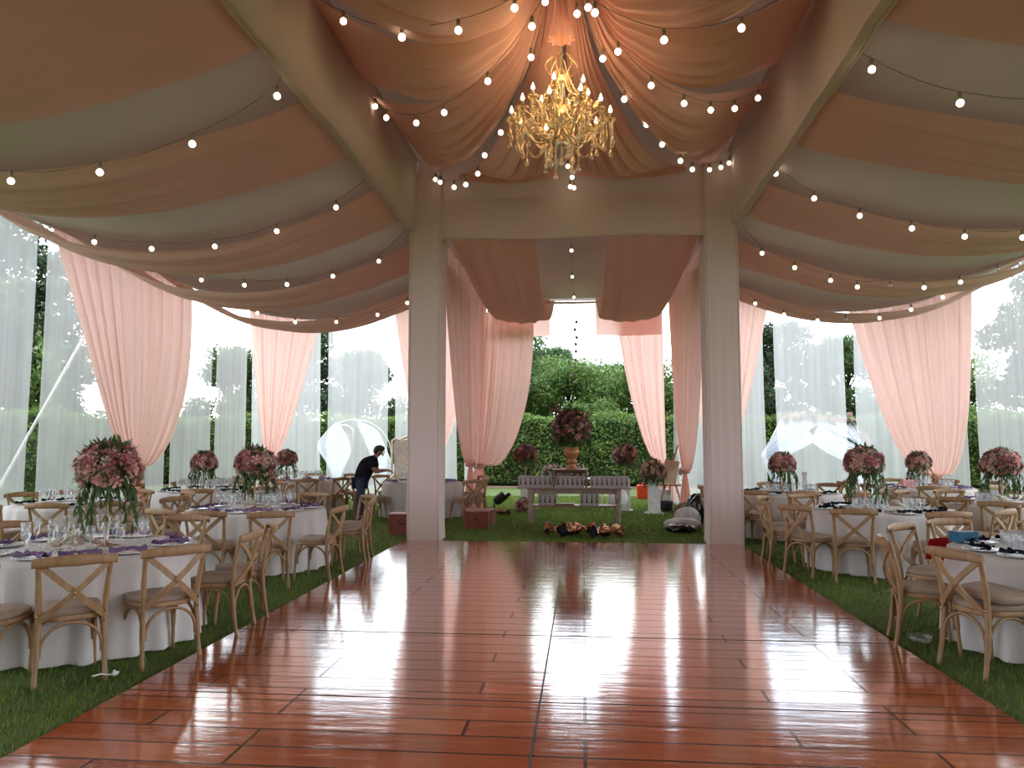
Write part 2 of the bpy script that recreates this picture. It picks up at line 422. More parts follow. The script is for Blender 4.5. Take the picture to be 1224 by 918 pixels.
# grass blades (stuff)
def blades():
    n = 260000
    # density falls with distance
    y = 3.2 + (rng.random(n) ** 1.55) * 21
    side = rng.random(n) < .5
    x = np.where(side, -3.02 - rng.random(n) * 7.15, 2.54 + rng.random(n) * 7.4)
    mid = (y > 12.95) & (rng.random(n) < .45); x = np.where(mid, rng.uniform(-3.1, 2.7, n), x)
    keep = (np.abs((x + .1) / y) < .95) & ~((np.abs(np.abs(x + .19) - 2.5) < .3) & (y > 12.8) & (y < 13.5))
    x, y = x[keep], y[keep]; n = len(x)
    far = np.clip(y / 8, .8, 2.2)
    h = rng.uniform(.025, .055, n); wd = rng.uniform(.0035, .006, n) * far
    a = rng.random(n) * 2 * np.pi; lean = rng.uniform(0, .03, n); b = rng.random(n) * 2 * np.pi
    z0 = np.zeros(n)
    v = np.empty((n, 3, 3))
    v[:, 0] = np.stack([x - np.cos(a) * wd, y - np.sin(a) * wd, z0], 1)
    v[:, 1] = np.stack([x + np.cos(a) * wd, y + np.sin(a) * wd, z0], 1)
    v[:, 2] = np.stack([x + np.cos(b) * lean, y + np.sin(b) * lean, h], 1)
    me = bpy.data.meshes.new('grass')
    me.vertices.add(n * 3); me.vertices.foreach_set('co', v.ravel())
    me.loops.add(n * 3); me.loops.foreach_set('vertex_index', np.arange(n * 3, dtype=np.int32))
    me.polygons.add(n); me.polygons.foreach_set('loop_start', np.arange(0, n * 3, 3, dtype=np.int32)); me.polygons.foreach_set('loop_total', np.full(n, 3, dtype=np.int32))
    me.update(); me.validate(); me.materials.append(M['blade'])
    o = bpy.data.objects.new('grass', me); COL.objects.link(o)
    tag(o, 'short green lawn grass around the dance floor under the tables', 'grass', kind='stuff')
blades()

PROF = [(0, 1.0), (.06, .72), (.13, .5), (.25, .2), (.35, .05), (.46, 0), (.56, .04), (.66, .14), (.78, .38), (.9, .72), (1, 1)]
def prof(t):
    for i in range(len(PROF) - 1):
        a, b = PROF[i], PROF[i + 1]
        if t <= b[0]:
            k = (t - a[0]) / (b[0] - a[0])
            p0 = PROF[max(i - 1, 0)]; p3 = PROF[min(i + 2, len(PROF) - 1)]
            m1 = (b[1] - p0[1]) / max(b[0] - p0[0], 1e-6) * (b[0] - a[0]); m2 = (p3[1] - a[1]) / max(p3[0] - a[0], 1e-6) * (b[0] - a[0])
            k2, k3 = k * k, k * k * k
            return (2 * k3 - 3 * k2 + 1) * a[1] + (k3 - 2 * k2 + k) * m1 + (-2 * k3 + 3 * k2) * b[1] + (k3 - k2) * m2
    return 1
# roof liner: one continuous ceiling
def ceil_side(xa, xb, y0, y1, nm):
    def fn(u, v):
        x = xa + (xb - xa) * u; y = y0 + (y1 - y0) * v
        k = min(1, max(0, (21.8 - y) / 4.6)); k = k * k * (3 - 2 * k)
        zm = 4.92 - .028 * max(0, y - 5); ze = (5.50 + (5.86 - 5.50) * (1 - k)) * (1 - u) + 5.93 * u
        p = prof(u); z = ze - (ze - zm) * (1 - p) * k + .015 * math.sin(y * 2.1 + x)
        return (x, y, z)
    m_ = MB(); m_.grid(fn, 48, 80); structure(m_.build(nm, M['liner']))
ceil_side(BX0, XW0 - .05, -9, YB, 'ceiling')
ceil_side(BX1, XW1 + .05, -9, YB, 'ceiling')
m_ = MB()
def cpyr(u, v):
    x = BX0 + (BX1 - BX0) * u; y = -2 + 15.0 * v
    r = max(abs(x - CX) / 2.72, abs(y - 7.8) / 5.05)
    return (x, y, 6.62 + 1.1 * max(0, 1 - r))
m_.grid(cpyr, 20, 40); structure(m_.build('ceiling', M['liner']))
m_ = MB(); m_.grid(lambda u, v: (BX0 + (BX1 - BX0) * u, -9 + 7 * v, 6.62), 6, 6); structure(m_.build('ceiling', M['liner']))
m_ = MB(); m_.grid(lambda u, v: (BX0 + (BX1 - BX0) * u, 12.98 + 9.52 * v, 5.86 + .05 * math.sin(u * PI)), 10, 10); structure(m_.build('ceiling', M['liner']))
# outer tent roof above the fabric ceilings
m_ = MB(); m_.box((-.17, 7.0, 7.95), (20.6, 32.4, .06)); m_.box((-.17, 23.1, 6.95), (20.6, .06, 2.0)); m_.box((-10.45, 7.0, 6.95), (.06, 32.3, 2.0)); m_.box((10.1, 7.0, 6.95), (.06, 32.3, 2.0))
structure(m_.build('ceiling', M['roofpvc']))
# unseen wall added behind the camera to keep the near end shaded
m_ = MB(); m_.box((0, -9.1, 3), (20, .15, 6.2)); structure(m_.build('rear_shade_wall', M['drape']))

# eave beams around side modules (white draped hem)
for nm, a, b in (('left eave', (XW0 + .02, 3.0, 5.80), (XW0 + .02, YB - .1, 5.80)), ('right eave', (XW1 - .02, 3.0, 5.80), (XW1 - .02, YB - .1, 5.80))):
    m_ = MB(); m_.tube([Vector(a).lerp(Vector(b), i / 10) for i in range(11)], .05, 8)
    o = m_.build('eave_pole', M['metal']); tag(o, 'white tent pole running along the %s of the marquee' % nm, 'pole')
m_ = MB(); m_.tube([(XW0, YB + .03, 5.79), (0, YB + .03, 5.79), (XW1, YB + .03, 5.79)], .04, 8)
tag(m_.build('eave_pole', M['metal']), 'white tent pole across the back of the marquee', 'pole')

# valley beams along Y, cream draped fabric valances
def beam(x, ztop, label, sgn):
    o = empty('draped_beam', (x, 2, 5.3)); tag(o, label, 'beam')
    m_ = MB()
    def fn(u, v):      # u along y, v around section
        y = -8.0 + 21.05 * u
        k = v * 4 % 4; wob = .012 * math.sin(y * 3.1) + .01 * math.sin(y * 7.7)
        z0 = 5.30 + wob
        sec = [(-.05, z0), (.05, z0 - .01), (.05, ztop), (-.05, ztop)]
        a = int(k) % 4; b = (a + 1) % 4; t = k - int(k)
        px = sec[a][0] + (sec[b][0] - sec[a][0]) * t; pz = sec[a][1] + (sec[b][1] - sec[a][1]) * t
        return (px + .02 * math.sin(y * .9 + pz), y - 2, pz - 5.3)
    m_.grid(fn, 90, 12, False); m_.build('drape', M['drape'], o)
    m_ = MB(); m_.tube([(sgn * .055, -10 + 20.8 * i / 60, .0 + .012 * math.sin((-8.0 + 20.8 * i / 60) * 3.1) + .01 * math.sin((-8.0 + 20.8 * i / 60) * 7.7)) for i in range(61)], .016, 6)
    m_.build('hem', M['drape'], o)
    return o
beam(BX0, 6.66, 'cream draped beam rising from the left pillar towards the camera', -1)
beam(BX1, 6.66, 'cream draped beam rising from the right pillar towards the camera', 1)
# front valance between pillars
def fnv(u, v):
    x = -2.85 + 5.35 * u; z = 6.62 - (6.62 - 5.17) * v
    return (x, 12.95 + .02 * math.sin(x * 5) * v, z + .02 * math.sin(x * 2.2) * v)
o = empty('draped_beam', (CX, 12.95, 5.2)); tag(o, 'cream draped cross beam between the tops of the two pillars', 'beam')
m_ = MB(); m_.grid(fnv, 40, 8); ob = m_.build('drape', M['drape'], o); ob.location = (-CX, -12.95, -5.2)
m_ = MB(); m_.tube([(-2.85 + 5.35 * i / 30, 12.93, 5.17 + .02 * math.sin((-2.85 + 5.35 * i / 30) * 2.2)) for i in range(31)], .018, 6)
ob = m_.build('hem', M['drape'], o); ob.location = (-CX, -12.95, -5.2)

def pillar(x0, x1, label):
    o = empty('draped_pillar', ((x0 + x1) / 2, 13.15, .0)); tag(o, label, 'pillar')
    cx = (x0 + x1) / 2; hw = (x1 - x0) / 2; m_ = MB(); z0, z1 = .0, 6.35; hd = .3
    P8 = []
    seg = [(-hw, -hd), (hw, -hd), (hw, hd), (-hw, hd)]
    per = []
    for i in range(4):
        a = seg[i]; b = seg[(i + 1) % 4]
        for k in range(10): per.append((a[0] + (b[0] - a[0]) * k / 10, a[1] + (b[1] - a[1]) * k / 10))
    n = len(per)
    def fn(u, v):
        i = int(round(u * n)) % n; px, py = per[i]; z = z0 + (z1 - z0) * v
        wob = .008 * math.sin(i * 2.2 + z * .4) * (1 if i % 10 else 0)
        r = 1 + wob / .3 + .03 * max(0, .15 - z) / .15
        return (px * r, py * r, z)
    m_.grid(fn, n, 24, True, True); m_.build('drape', M['drape'], o)
    for sx in (-hw, hw):
        m_ = MB(); m_.tube([(sx * 1.0, -hd, z0 + (z1 - z0) * i / 20) for i in range(21)], .012, 6); m_.build('seam', M['drape'], o)
    pass
    return o
pillar(-2.95, -2.42, 'tall cream fabric-wrapped pillar left of the lawn opening')
pillar(2.04, 2.57, 'tall cream fabric-wrapped pillar right of the lawn opening')
bp_ = MB()
# ------------------------------------------------------------------ side swags
def swag(xa, xb, y0, y1, zmin, label, seed, skew=0):
    za, zb = 5.34, 5.88
    m_ = MB(); r_ = random.Random(seed); ph = [r_.uniform(0, 6) for _ in range(5)]
    def fn(u, v):
        x = xa + (xb - xa) * u
        p = prof(u); ze = za + (zb - za) * u
        z = zmin + (ze - zmin) * p
        w_ = math.sin(PI * v)
        slack = 4 * u * (1 - u)
        z += -.10 * w_ * slack + .02 * math.sin(v * 19 + ph[0] + u * 2) * slack + .014 * math.sin(v * 37 + ph[1] - u * 3) * slack
        y = y0 + (y1 - y0) * v + skew * (u) + .05 * math.sin(u * 4 + ph[2]) * slack + .06 * slack * (v - .5)
        return (x, y, z)
    m_.grid(fn, 64, 26)
    o = m_.build('ceiling_swag', M['pink_roof']); tag(o, label, 'fabric swag', 'pink swags under the side ceilings'); 
    return o
ordn = ['nearest', 'second', 'third', 'fourth', 'fifth and farthest']
LB = [(4.6, 6.67, 4.65), (7.8, 9.45, 4.64), (10.7, 12.2, 4.5), (13.5, 15.0, 4.38), (16.2, 17.6, 4.3)]
RB = [(4.7, 6.7, 4.75), (8.07, 9.53, 4.7), (10.97, 12.45, 4.6), (13.7, 15.1, 4.45), (16.4, 17.6, 4.36)]
for i, (a, b, z) in enumerate(LB):
    swag(BX0 - .05, XW0, a, b, z, '%s wide pink fabric swag sagging under the left side ceiling' % ordn[i], i)
for i, (a, b, z) in enumerate(RB):
    swag(BX1 + .05, XW1, a, b, z, '%s wide pink fabric swag sagging under the right side ceiling' % ordn[i], 20 + i)
swag(BX0 - .05, XW0, 1.4, 3.4, 4.8, 'pink fabric swag overhead at the very top left', 40)
swag(BX1 + .05, XW1, 1.4, 3.4, 4.8, 'pink fabric swag overhead at the very top right', 41)
# two long swags over the entrance bay
def eswag(x0, x1, label, seed):
    m_ = MB(); ph = seed
    def fn(u, v):
        x = x0 + (x1 - x0) * u; y = 13.0 + 9.4 * v
        s_ = 4 * v * (1 - v)
        z = 5.17 + (5.84 - 5.17) * v - .93 * s_ - .10 * math.sin(PI * u) * s_ + .012 * math.sin(u * 25 + ph)
        xx = x + (CX - x) * .10 * s_ * (1 if abs(x - CX) > 1 else 0)
        return (xx, y, z)
    m_.grid(fn, 26, 40); tag(m_.build('ceiling_swag', M['pink_roof']), label, 'fabric swag')
eswag(-2.25, -.8, 'long pink swag hanging left of the bulbs behind the cross beam', 0)
eswag(.42, 1.98, 'long pink swag hanging right of the bulbs behind the cross beam', 2)
# pink valances on the back opening
for (x0, x1, lb) in ((-2.6, -.93, 'short bright pink valance at the far opening, left half'), (.38, 2.26, 'short bright pink valance at the far opening, right half')):
    m_ = MB(); m_.grid(lambda u, v: (x0 + (x1 - x0) * u, 22.05 + .03 * math.sin(u * 20), 5.85 - 1.1 * v - .03 * math.sin(u * PI) * v), 30, 8)
    tag(m_.build('valance', M['pink']), lb, 'valance')

# ------------------------------------------------------------------ centre fan drapes
HUB = Vector((CX + .01, 7.8, 7.15))
RP = [(0, 0), (.14, -.93), (.27, -1.17), (.42, -1.30), (.58, -1.32), (.73, -1.2), (.87, -1.02), (1, -.80)]
def rprof(t):
    for i in range(len(RP) - 1):
        a, b = RP[i], RP[i + 1]
        if t <= b[0] + 1e-9:
            k = (t - a[0]) / (b[0] - a[0]); p0 = RP[max(i - 1, 0)]; p3 = RP[min(i + 2, len(RP) - 1)]
            h = b[0] - a[0]
            m1 = (b[1] - p0[1]) / (b[0] - p0[0]) * h; m2 = (p3[1] - a[1]) / (p3[0] - a[0]) * h
            k2, k3 = k * k, k * k * k
            return (2 * k3 - 3 * k2 + 1) * a[1] + (k3 - 2 * k2 + k) * m1 + (-2 * k3 + 3 * k2) * b[1] + (k3 - k2) * m2
    return RP[-1][1]
def fan(p0, p1, label, seed, ext=0, hang=0):
    p0 = Vector(p0); p1 = Vector(p1); r_ = random.Random(seed)
    ph = [r_.uniform(0, 6.3) for _ in range(4)]; N_ = r_.randint(5, 7)
    m_ = MB(); A0 = math.atan2(p0.y - HUB.y, p0.x - HUB.x); A1 = math.atan2(p1.y - HUB.y, p1.x - HUB.x)
    if A1 - A0 > PI: A1 -= 2 * PI
    if A0 - A1 > PI: A1 += 2 * PI
    def fn(u, v):
        e = p0.lerp(p1, u); t = v ** 1.25
        an = A0 + (A1 - A0) * u
        h = Vector((HUB.x + .10 * math.cos(an), HUB.y + .10 * math.sin(an), 0))
        xy = h.lerp(Vector((e.x, e.y, 0)), t)
        z = HUB.z + rprof(t) * 1.0 + (e.z - 6.35) * t
        gath = (1 - t)
        slack = math.sin(PI * min(1, t)) 
        amp = .05 * math.sin(PI * min(1, t * 1.15 + .12)) + .035 * gath
        f = math.sin(u * N_ * 2 * PI + ph[0]) + .5 * math.sin(u * N_ * 4.3 * PI + ph[1])
        z += amp * f * .40 - .30 * slack * math.sin(PI * u)
        # sideways sag so that the lower edges scallop
        nrm = Vector((-(e.y - HUB.y), e.x - HUB.x, 0)); nrm.normalize()
        xy += nrm * .02 * f * gath
        return (xy.x, xy.y, z)
    m_.grid(fn, 60, 44)
    if hang:   # loose tail hanging at the perimeter
        def tail(u, v):
            b_ = fn(u, 1); return (b_[0], b_[1] - .03 - .02 * v, b_[2] - hang * v * (.55 + .45 * math.sin(PI * u)) + 0)
        m_.grid(tail, 60, 6)
    o = m_.build('ceiling_swag', M['pink_roof']); tag(o, label, 'fabric swag', 'pink swags radiating above the chandelier')
    return o
Z = 6.38
fan((BX0 + .07, 5.0, Z), (BX0 + .07, 7.15, Z), 'pink swag from left beam to the hub at the picture top', 1)
fan((BX0 + .07, 7.55, Z), (BX0 + .07, 9.5, Z), 'pink radiating swag on the left beam, above the corner one', 2)
fan((BX0 + .07, 9.95, Z), (BX0 + .35, 12.8, Z - .05), 'pink radiating swag ending at the left pillar top', 3)
fan((-2.1, 12.85, 6.3), (-.42, 12.85, 6.3), 'pink radiating swag behind the chandelier, left half of cross beam', 4, hang=.22)
fan((-.12, 12.85, 6.3), (1.75, 12.85, 6.3), 'pink radiating swag right of the chandelier on the cross beam', 5, hang=.2)
fan((BX1 - .35, 12.8, Z - .05), (BX1 - .07, 9.95, Z), 'pink radiating swag ending at the right pillar top', 6)
fan((BX1 - .07, 9.5, Z), (BX1 - .07, 7.55, Z), 'pink radiating swag on the right beam, above the corner one', 7)
fan((BX1 - .07, 7.15, Z), (BX1 - .07, 5.0, Z), 'pink swag from right beam to the hub at the picture top', 8)
fan((1.9, 2.8, 6.3), (.1, 2.8, 6.3), 'pink radiating swag overhead in front of the chandelier, right', 9)
fan((-.5, 2.8, 6.3), (-2.3, 2.8, 6.3), 'pink radiating swag overhead in front of the chandelier, left', 10)
# gathered fabric knot above the chandelier
o = empty('fabric_knot', (CX, 7.8, 5.9)); tag(o, 'gathered pink fabric sleeve the chandelier hangs from', 'fabric')
m_ = MB()
m_.grid(lambda u, v: ((.10 + .05 * math.sin(v * PI * 2.2) + .02 * math.sin(u * 2 * PI * 9)) * math.cos(u * 2 * PI), (.10 + .05 * math.sin(v * PI * 2.2) + .02 * math.sin(u * 2 * PI * 9)) * math.sin(u * 2 * PI), 1.25 * (1 - v) - .02), 72, 20, True)
m_.build('sleeve', M['pink_roof'], o)
m_ = MB(); m_.tube([(.13 * math.cos(a * PI / 8), .13 * math.sin(a * PI / 8), .62 + .01 * math.sin(a)) for a in range(17)], .022, 6); m_.build('tie', M['pink_roof'], o)

# ------------------------------------------------------------------ sheer curtains
def sheer(a, b, label, ztop=5.88, zbot=.03, seed=0):
    a = Vector((a[0], a[1], 0)); b = Vector((b[0], b[1], 0)); d = b - a; Ln = d.length; d.normalize(); nrm = Vector((-d.y, d.x, 0))
    r_ = random.Random(seed); p = [r_.uniform(0, 6.3) for _ in range(3)]
    def fn(u, v):
        z = ztop + (zbot - ztop) * v
        s_ = u * Ln
        off = (.022 * math.sin(s_ * 9 + p[0]) + .010 * math.sin(s_ * 21 + p[1] + v)) * (.4 + .6 * v) + .03 * math.sin(v * 3 + p[2]) * v
        q = a + d * (s_ + .02 * math.sin(v * 5 + p[0])) + nrm * off
        return (q.x, q.y, z)
    m_ = MB(); m_.grid(fn, int(Ln * 26), 12)
    o = m_.build('sheer_curtain', M['sheer']); tag(o, label, 'sheer curtain', 'white sheers around the marquee')
sheer((XW0, 10.6), (XW0, 13.2), 'white sheer curtain at the left edge of the photo', seed=1)
sheer((XW0, 13.5), (XW0, 17.9), 'white sheer curtain crossed by the slanting white pole', seed=2)
sheer((XW0, 18.1), (XW0, 20.15), 'white sheer curtain right of the first left pink curtain', seed=3)
sheer((XW0, 20.42), (XW0, 22.3), 'white sheer curtain in the far left corner of the marquee', seed=4)
sheer((-10.0, YB), (-7.86, YB), 'white sheer behind the second left pink curtain', seed=5)
sheer((-7.63, YB), (-5.8, YB), 'white sheer curtain behind the man, before the round arch', seed=6)
sheer((-5.55, YB), (-3.7, YB), 'white sheer curtain behind the left pillar and the throne', seed=7)
sheer((-3.47, YB), (-2.95, YB), 'narrow white sheer strip just right of the left pillar', seed=8)
sheer((2.7, YB), (5.17, YB), 'white sheer curtain just right of the right pillar', seed=9)
sheer((5.47, YB), (7.4, YB), 'white sheer curtain in front of the hexagonal arch', seed=10)
sheer((7.68, YB), (9.7, YB), 'white sheer behind the right pink curtain', seed=11)
sheer((XW1, 22.3), (XW1, 20.6), 'white sheer right beside the right pink curtain', seed=12)
sheer((XW1, 20.1), (XW1, 16.0), 'white sheer curtain at the right edge of the photo', seed=13)
sheer((BX1 - .05, 19.3), (BX1 - .05, 21.6), 'bluish white sheer seen between the right entrance curtains', seed=14)
sheer((BX0 - .0, 19.6), (BX0 - .0, 22.0), 'white sheer low behind the left entrance curtain', seed=15)

# ------------------------------------------------------------------ pink tied curtains
def curtain(a, b, tie, label, pL, pR, ztop=5.86, hem=.45, seed=0, bulgeL=0, bulgeR=0, hemdx=0, nf=None, depth=.07, hemz=.02, kf=.13):
    a = Vector((a[0], a[1], 0)); b = Vector((b[0], b[1], 0)); t3 = Vector(tie); d = (b - a); Ln = d.length; d.normalize(); nrm = Vector((-d.y, d.x, 0))
    tp = Vector((tie[0], tie[1], 0)); r_ = random.Random(seed); ph = [r_.uniform(0, 6.3) for _ in range(6)]
    nf = nf or max(5, Ln * 2.3)
    st = (tp - a).dot(d)
    def sag(u, v):       # fabric pulled sideways droops: z offset between folds
        return 0
    def fn(u, v):
        z = ztop + (tie[2] - ztop) * v
        pw = pL + (pR - pL) * u
        wv = max(0, 1 - v) ** pw
        bul = (bulgeL * (1 - u) ** 2 * -1 + bulgeR * u ** 2) * math.sin(PI * v) ** 1.2
        s_ = st + (u * Ln - st) * (wv * (1 - kf) + kf * (1 - v ** 9) + .02) + bul
        # lowest part of the outer edges droops below the tie a little
        dist = abs(u * Ln - st) / max(Ln, .01)
        z -= .22 * dist * max(0, v - .75) / .25 * (1 - max(0, v - .96) / .04)
        f = .5 * math.sin(u * nf * 2 * PI + ph[0] + .8 * math.sin(v * 3 + ph[3])) + .2 * math.sin(u * nf * 4.7 * PI + ph[1])
        for kk, (fr, po) in enumerate(((nf * .9, .7), (nf * 1.45, .5))):
            f -= po * (1 - abs(math.sin(u * fr * PI + ph[kk + 2] + .5 * math.sin(u * 7 + kk)))) ** 5
        amp = depth * (.55 + .45 * (1 - v)) * (1 if v > .02 else .6)
        q = a + d * s_ + nrm * (f * amp + (st * 0))
        side = (tp - a).dot(nrm)
        q += nrm * side * v
        return (q.x, q.y, z)
    o = empty('pink_curtain', (tie[0], tie[1], 0)); tag(o, label, 'curtain', 'pink chiffon curtains tied back')
    off = Vector((tie[0], tie[1], 0))
    m_ = MB(); m_.grid(lambda u, v: Vector(fn(u, v)) - off, int(max(130, Ln * 56)), 50)
    m_.build('gathered_panel', M['pink'], o)
    def skirt(u, v):
        an = u * 2 * PI; r = .07 + (hem - .07) * v ** .8 * .62
        r *= 1 + .22 * math.sin(an * 8 + ph[2])
        q = d * (r * math.cos(an) * 1.15 + hemdx * v) + nrm * (r * math.sin(an) * .45)
        return (q.x, q.y, tie[2] - .02 + (hemz - tie[2]) * v)
    m_ = MB(); m_.grid(skirt, 96, 14, True); m_.build('skirt', M['pink'], o)
    m_ = MB(); m_.lathe([(.085, -.05), (.125, -.03), (.135, .0), (.125, .03), (.085, .05)], (0, 0, tie[2]), 16); m_.build('tieback', M['pink'], o)
    m_ = MB()
    for i in range(14):
        an = i * 2.4; q = d * .06 * math.cos(an) * (1 + i * .04) + Vector((0, 0, .05 * math.sin(an))) - nrm * 0
        m_.ball((q.x + (-.11 if abs(d.y) > .5 and tie[0] > 0 else (.11 if abs(d.y) > .5 else 0)), q.y - (.11 if abs(d.x) > .5 else 0), tie[2] + q.z), .04, 7, 5, jit=.15)
    m_.build('rosette', M['pink'], o)
    return o
curtain((-10.0, 13.5), (-10.0, 18.6), (-9.95, 16.5, 1.1), 'large pink curtain tied back on the left wall behind big flowers', 1.15, .36, seed=1, bulgeR=.35, kf=.24)
curtain((-10.05, 22.3), (-7.7, 22.3), (-9.3, 22.2, 1.05), 'smaller pink curtain tied back in the far left corner', .85, .85, seed=2)
curtain((-5.6, 22.3), (-2.95, 22.3), (-4.4, 22.2, 1.15), 'pink curtain mostly hidden behind the left pillar', .7, .7, seed=3)
curtain((BX0 + .02, 13.5), (BX0 + .02, 15.2), (BX0 + .1, 14.1, 1.15), 'pink curtain just behind the left pillar along the passage', .6, .6, seed=4)
curtain((BX0 + .05, 15.4), (BX0 + .05, 22.2), (-2.75, 18.75, 1.12), 'pink entrance curtain on the left, tied with a rosette', .5, .22, seed=5, depth=.10, kf=.2)
curtain((-2.75, 22.25), (-1.42, 22.25), (-2.62, 19.5, 1.08), 'pink curtain framing the lawn view on its left', .35, .26, seed=6, bulgeR=.12, hemdx=-.2, kf=.34, hem=.3)
curtain((2.3, 22.25), (.9, 22.25), (2.35, 22.15, 1.05), 'pink curtain framing the lawn view on its right', .35, .55, seed=7, hemdx=0)
curtain((BX1 - .05, 15.6), (BX1 - .05, 22.2), (2.42, 18.8, .98), 'pink entrance curtain on the right, knotted beside the easel', .42, .8, seed=8, depth=.09)
curtain((BX1 - .03, 13.4), (BX1 - .03, 15.4), (2.5, 14.2, 1.15), 'pink curtain just behind the right pillar along the passage', .6, .6, seed=9)
curtain((2.7, 22.3), (5.3, 22.3), (3.85, 22.2, 1.15), 'pink curtain showing right beside the right pillar', .7, .75, seed=10)
curtain((7.45, 22.35), (9.65, 19.9), (9.3, 21.4, .78), 'large pink curtain tied back in the far right corner', .42, .35, seed=11, depth=.09, kf=.05)

# ------------------------------------------------------------------ string lights
def string_light(pts, label, grp=None, start=None, end=None, dead=(), sag=.05):
    o = empty('string_light', pts[0]); o0 = Vector(pts[0]); tag(o, label, 'string lights')
    ch = ([start] if start else []) + list(pts) + ([end] if end else [])
    path = []
    for i in range(len(ch) - 1):
        a = Vector(ch[i]) + Vector((0, 0, .11)); b = Vector(ch[i + 1]) + Vector((0, 0, .11))
        for k in range(5):
            t = k / 5; q = a.lerp(b, t); q.z -= sag * 4 * t * (1 - t) * (b - a).length; path.append(q - o0)
    path.append(Vector(ch[-1]) + Vector((0, 0, .11)) - o0)
    m_ = MB(); m_.tube(path, .004, 5); m_.build('cable', M['cable'], o)
    for i, p in enumerate(pts):
        q = Vector(p) - o0
        m_ = MB(); m_.lathe([(.014, .035), (.018, .04), (.019, .09), (.012, .11)], q, 8); s_ = m_.build('socket', M['cable'], o)
        m_ = MB(); m_.ball(q, .035, 10, 8); m_.build('bulb', M['deadbulb'] if i in dead else M['bulb'], o)
    return o
string_light([(-5.82, 7.2, 4.33), (-4.86, 7.2, 4.39), (-3.89, 7.2, 4.65), (-3.02, 7.2, 5.11)][::-1], 'nearest bulb string under the left side ceiling', start=(BX0, 7.2, 5.5), end=(-7.8, 7.2, 4.7))
string_light([(-7.06, 10.4, 4.57), (-6.18, 10.4, 4.45), (-5.23, 10.4, 4.46), (-4.32, 10.4, 4.66), (-3.46, 10.4, 4.98)][::-1], 'second nearest bulb string under the left side ceiling', start=(BX0, 10.4, 5.4), end=(XW0, 10.4, 5.8))
string_light([(-7.59, 13.0, 4.79), (-6.77, 13.0, 4.56), (-5.97, 13.0, 4.45), (-5.19, 13.0, 4.45), (-4.36, 13.0, 4.58), (-3.54, 13.0, 4.83)][::-1], 'third bulb string under the left side ceiling', start=(BX0 - .06, 13, 5.4), end=(XW0, 13, 5.8))
string_light([(-6.86, 15.6, 4.41), (-6.03, 15.6, 4.2), (-5.14, 15.6, 4.19), (-4.26, 15.6, 4.33), (-3.63, 15.6, 4.57)][::-1], 'farthest bulb string under the left side ceiling', start=(BX0, 15.6, 5.4), end=(XW0, 15.6, 5.8))
string_light([(2.74, 7.3, 5.17), (3.52, 7.3, 4.81)], 'nearest bulb string under the right side ceiling', start=(BX1, 7.6, 5.6), end=(5.5, 7.6, 4.9))
string_light([(2.66, 10.6, 5.34), (3.16, 10.6, 4.98), (3.75, 10.6, 4.72), (4.42, 10.6, 4.53), (5.09, 10.6, 4.4), (5.82, 10.6, 4.37)], 'second nearest bulb string under the right side ceiling', start=(BX1, 10.6, 5.5), end=(XW1, 10.6, 5.8))
string_light([(3.05, 13.2, 4.87), (3.58, 13.2, 4.61), (4.16, 13.2, 4.38), (4.59, 13.2, 4.26), (5.12, 13.2, 4.27), (5.66, 13.2, 4.23), (6.24, 13.2, 4.31), (6.83, 13.2, 4.51)], 'third bulb string under the right side ceiling', start=(BX1 + .03, 13.2, 5.5), end=(XW1, 13.2, 5.8), dead=(4, 7))
string_light([(3.49, 15.8, 4.47), (4.05, 15.8, 4.24), (4.7, 15.8, 4.11), (5.25, 15.8, 4.12), (5.9, 15.8, 4.14), (6.51, 15.8, 4.3), (7.12, 15.8, 4.54), (7.66, 15.8, 4.85)], 'farthest bulb string under the right side ceiling', start=(BX1 + .02, 15.8, 5.4), end=(XW1, 15.8, 5.8), dead=(3, 7))
hubp = (CX, 7.8, 6.7)
string_light([(-2.42, 7.4, 5.97), (-1.68, 6.88, 5.48), (-1.14, 6.88, 5.52), (-0.61, 6.88, 5.71)], 'bulb string along the upper left swag to the hub', start=(-2.8, 7.4, 6.2), end=hubp)
string_light([(0.14, 7.03, 5.71), (0.78, 7.03, 5.41), (1.49, 7.03, 5.49)], 'bulb string along the upper right swag to the hub', start=hubp, end=(2.4, 7.4, 6.2))
string_light([(-2.8, 10.0, 6.25), (-2.41, 9.11, 5.69), (-1.97, 8.84, 5.49), (-1.58, 8.56, 5.48), (-1.0, 8.0, 5.56), (-0.48, 7.39, 5.81)], 'bulb string from left beam middle to the hub', end=hubp)
string_light([(-2.47, 12.6, 6.12), (-2.31, 12.2, 5.93), (-1.93, 11.33, 5.54), (-1.69, 10.94, 5.44), (-1.46, 10.56, 5.46), (-1.3, 10.08, 5.54), (-1.03, 9.6, 5.65), (-0.54, 8.16, 5.89), (-0.36, 7.68, 6.23)], 'bulb string from left pillar top to the hub', end=hubp)
string_light([(0.08, 7.43, 6.0), (0.39, 7.8, 5.72), (0.78, 8.37, 5.61), (1.2, 8.84, 5.6), (1.55, 9.12, 5.63), (1.87, 9.31, 5.72), (2.17, 9.4, 5.88)], 'bulb string from right beam middle to the hub', start=hubp)
string_light([(-0.03, 7.5, 5.98), (0.24, 8.07, 5.79), (0.51, 8.84, 5.68), (0.82, 9.5, 5.64), (1.07, 10.07, 5.6), (1.38, 10.64, 5.58), (1.61, 11.11, 5.62), (2.02, 12.1, 5.96), (2.25, 12.4, 6.1), (2.42, 12.6, 6.24)], 'bulb string from right pillar top to the hub', start=hubp)
string_light([(-.18, 12.3, 6.55), (-.22, 12.45, 6.22), (-.15, 12.5, 6.05), (-.12, 12.5, 5.87), (-.18, 12.5, 5.89)], 'small cluster of bulbs dangling just below the chandelier', start=(-.18, 12.3, 6.7), sag=0)
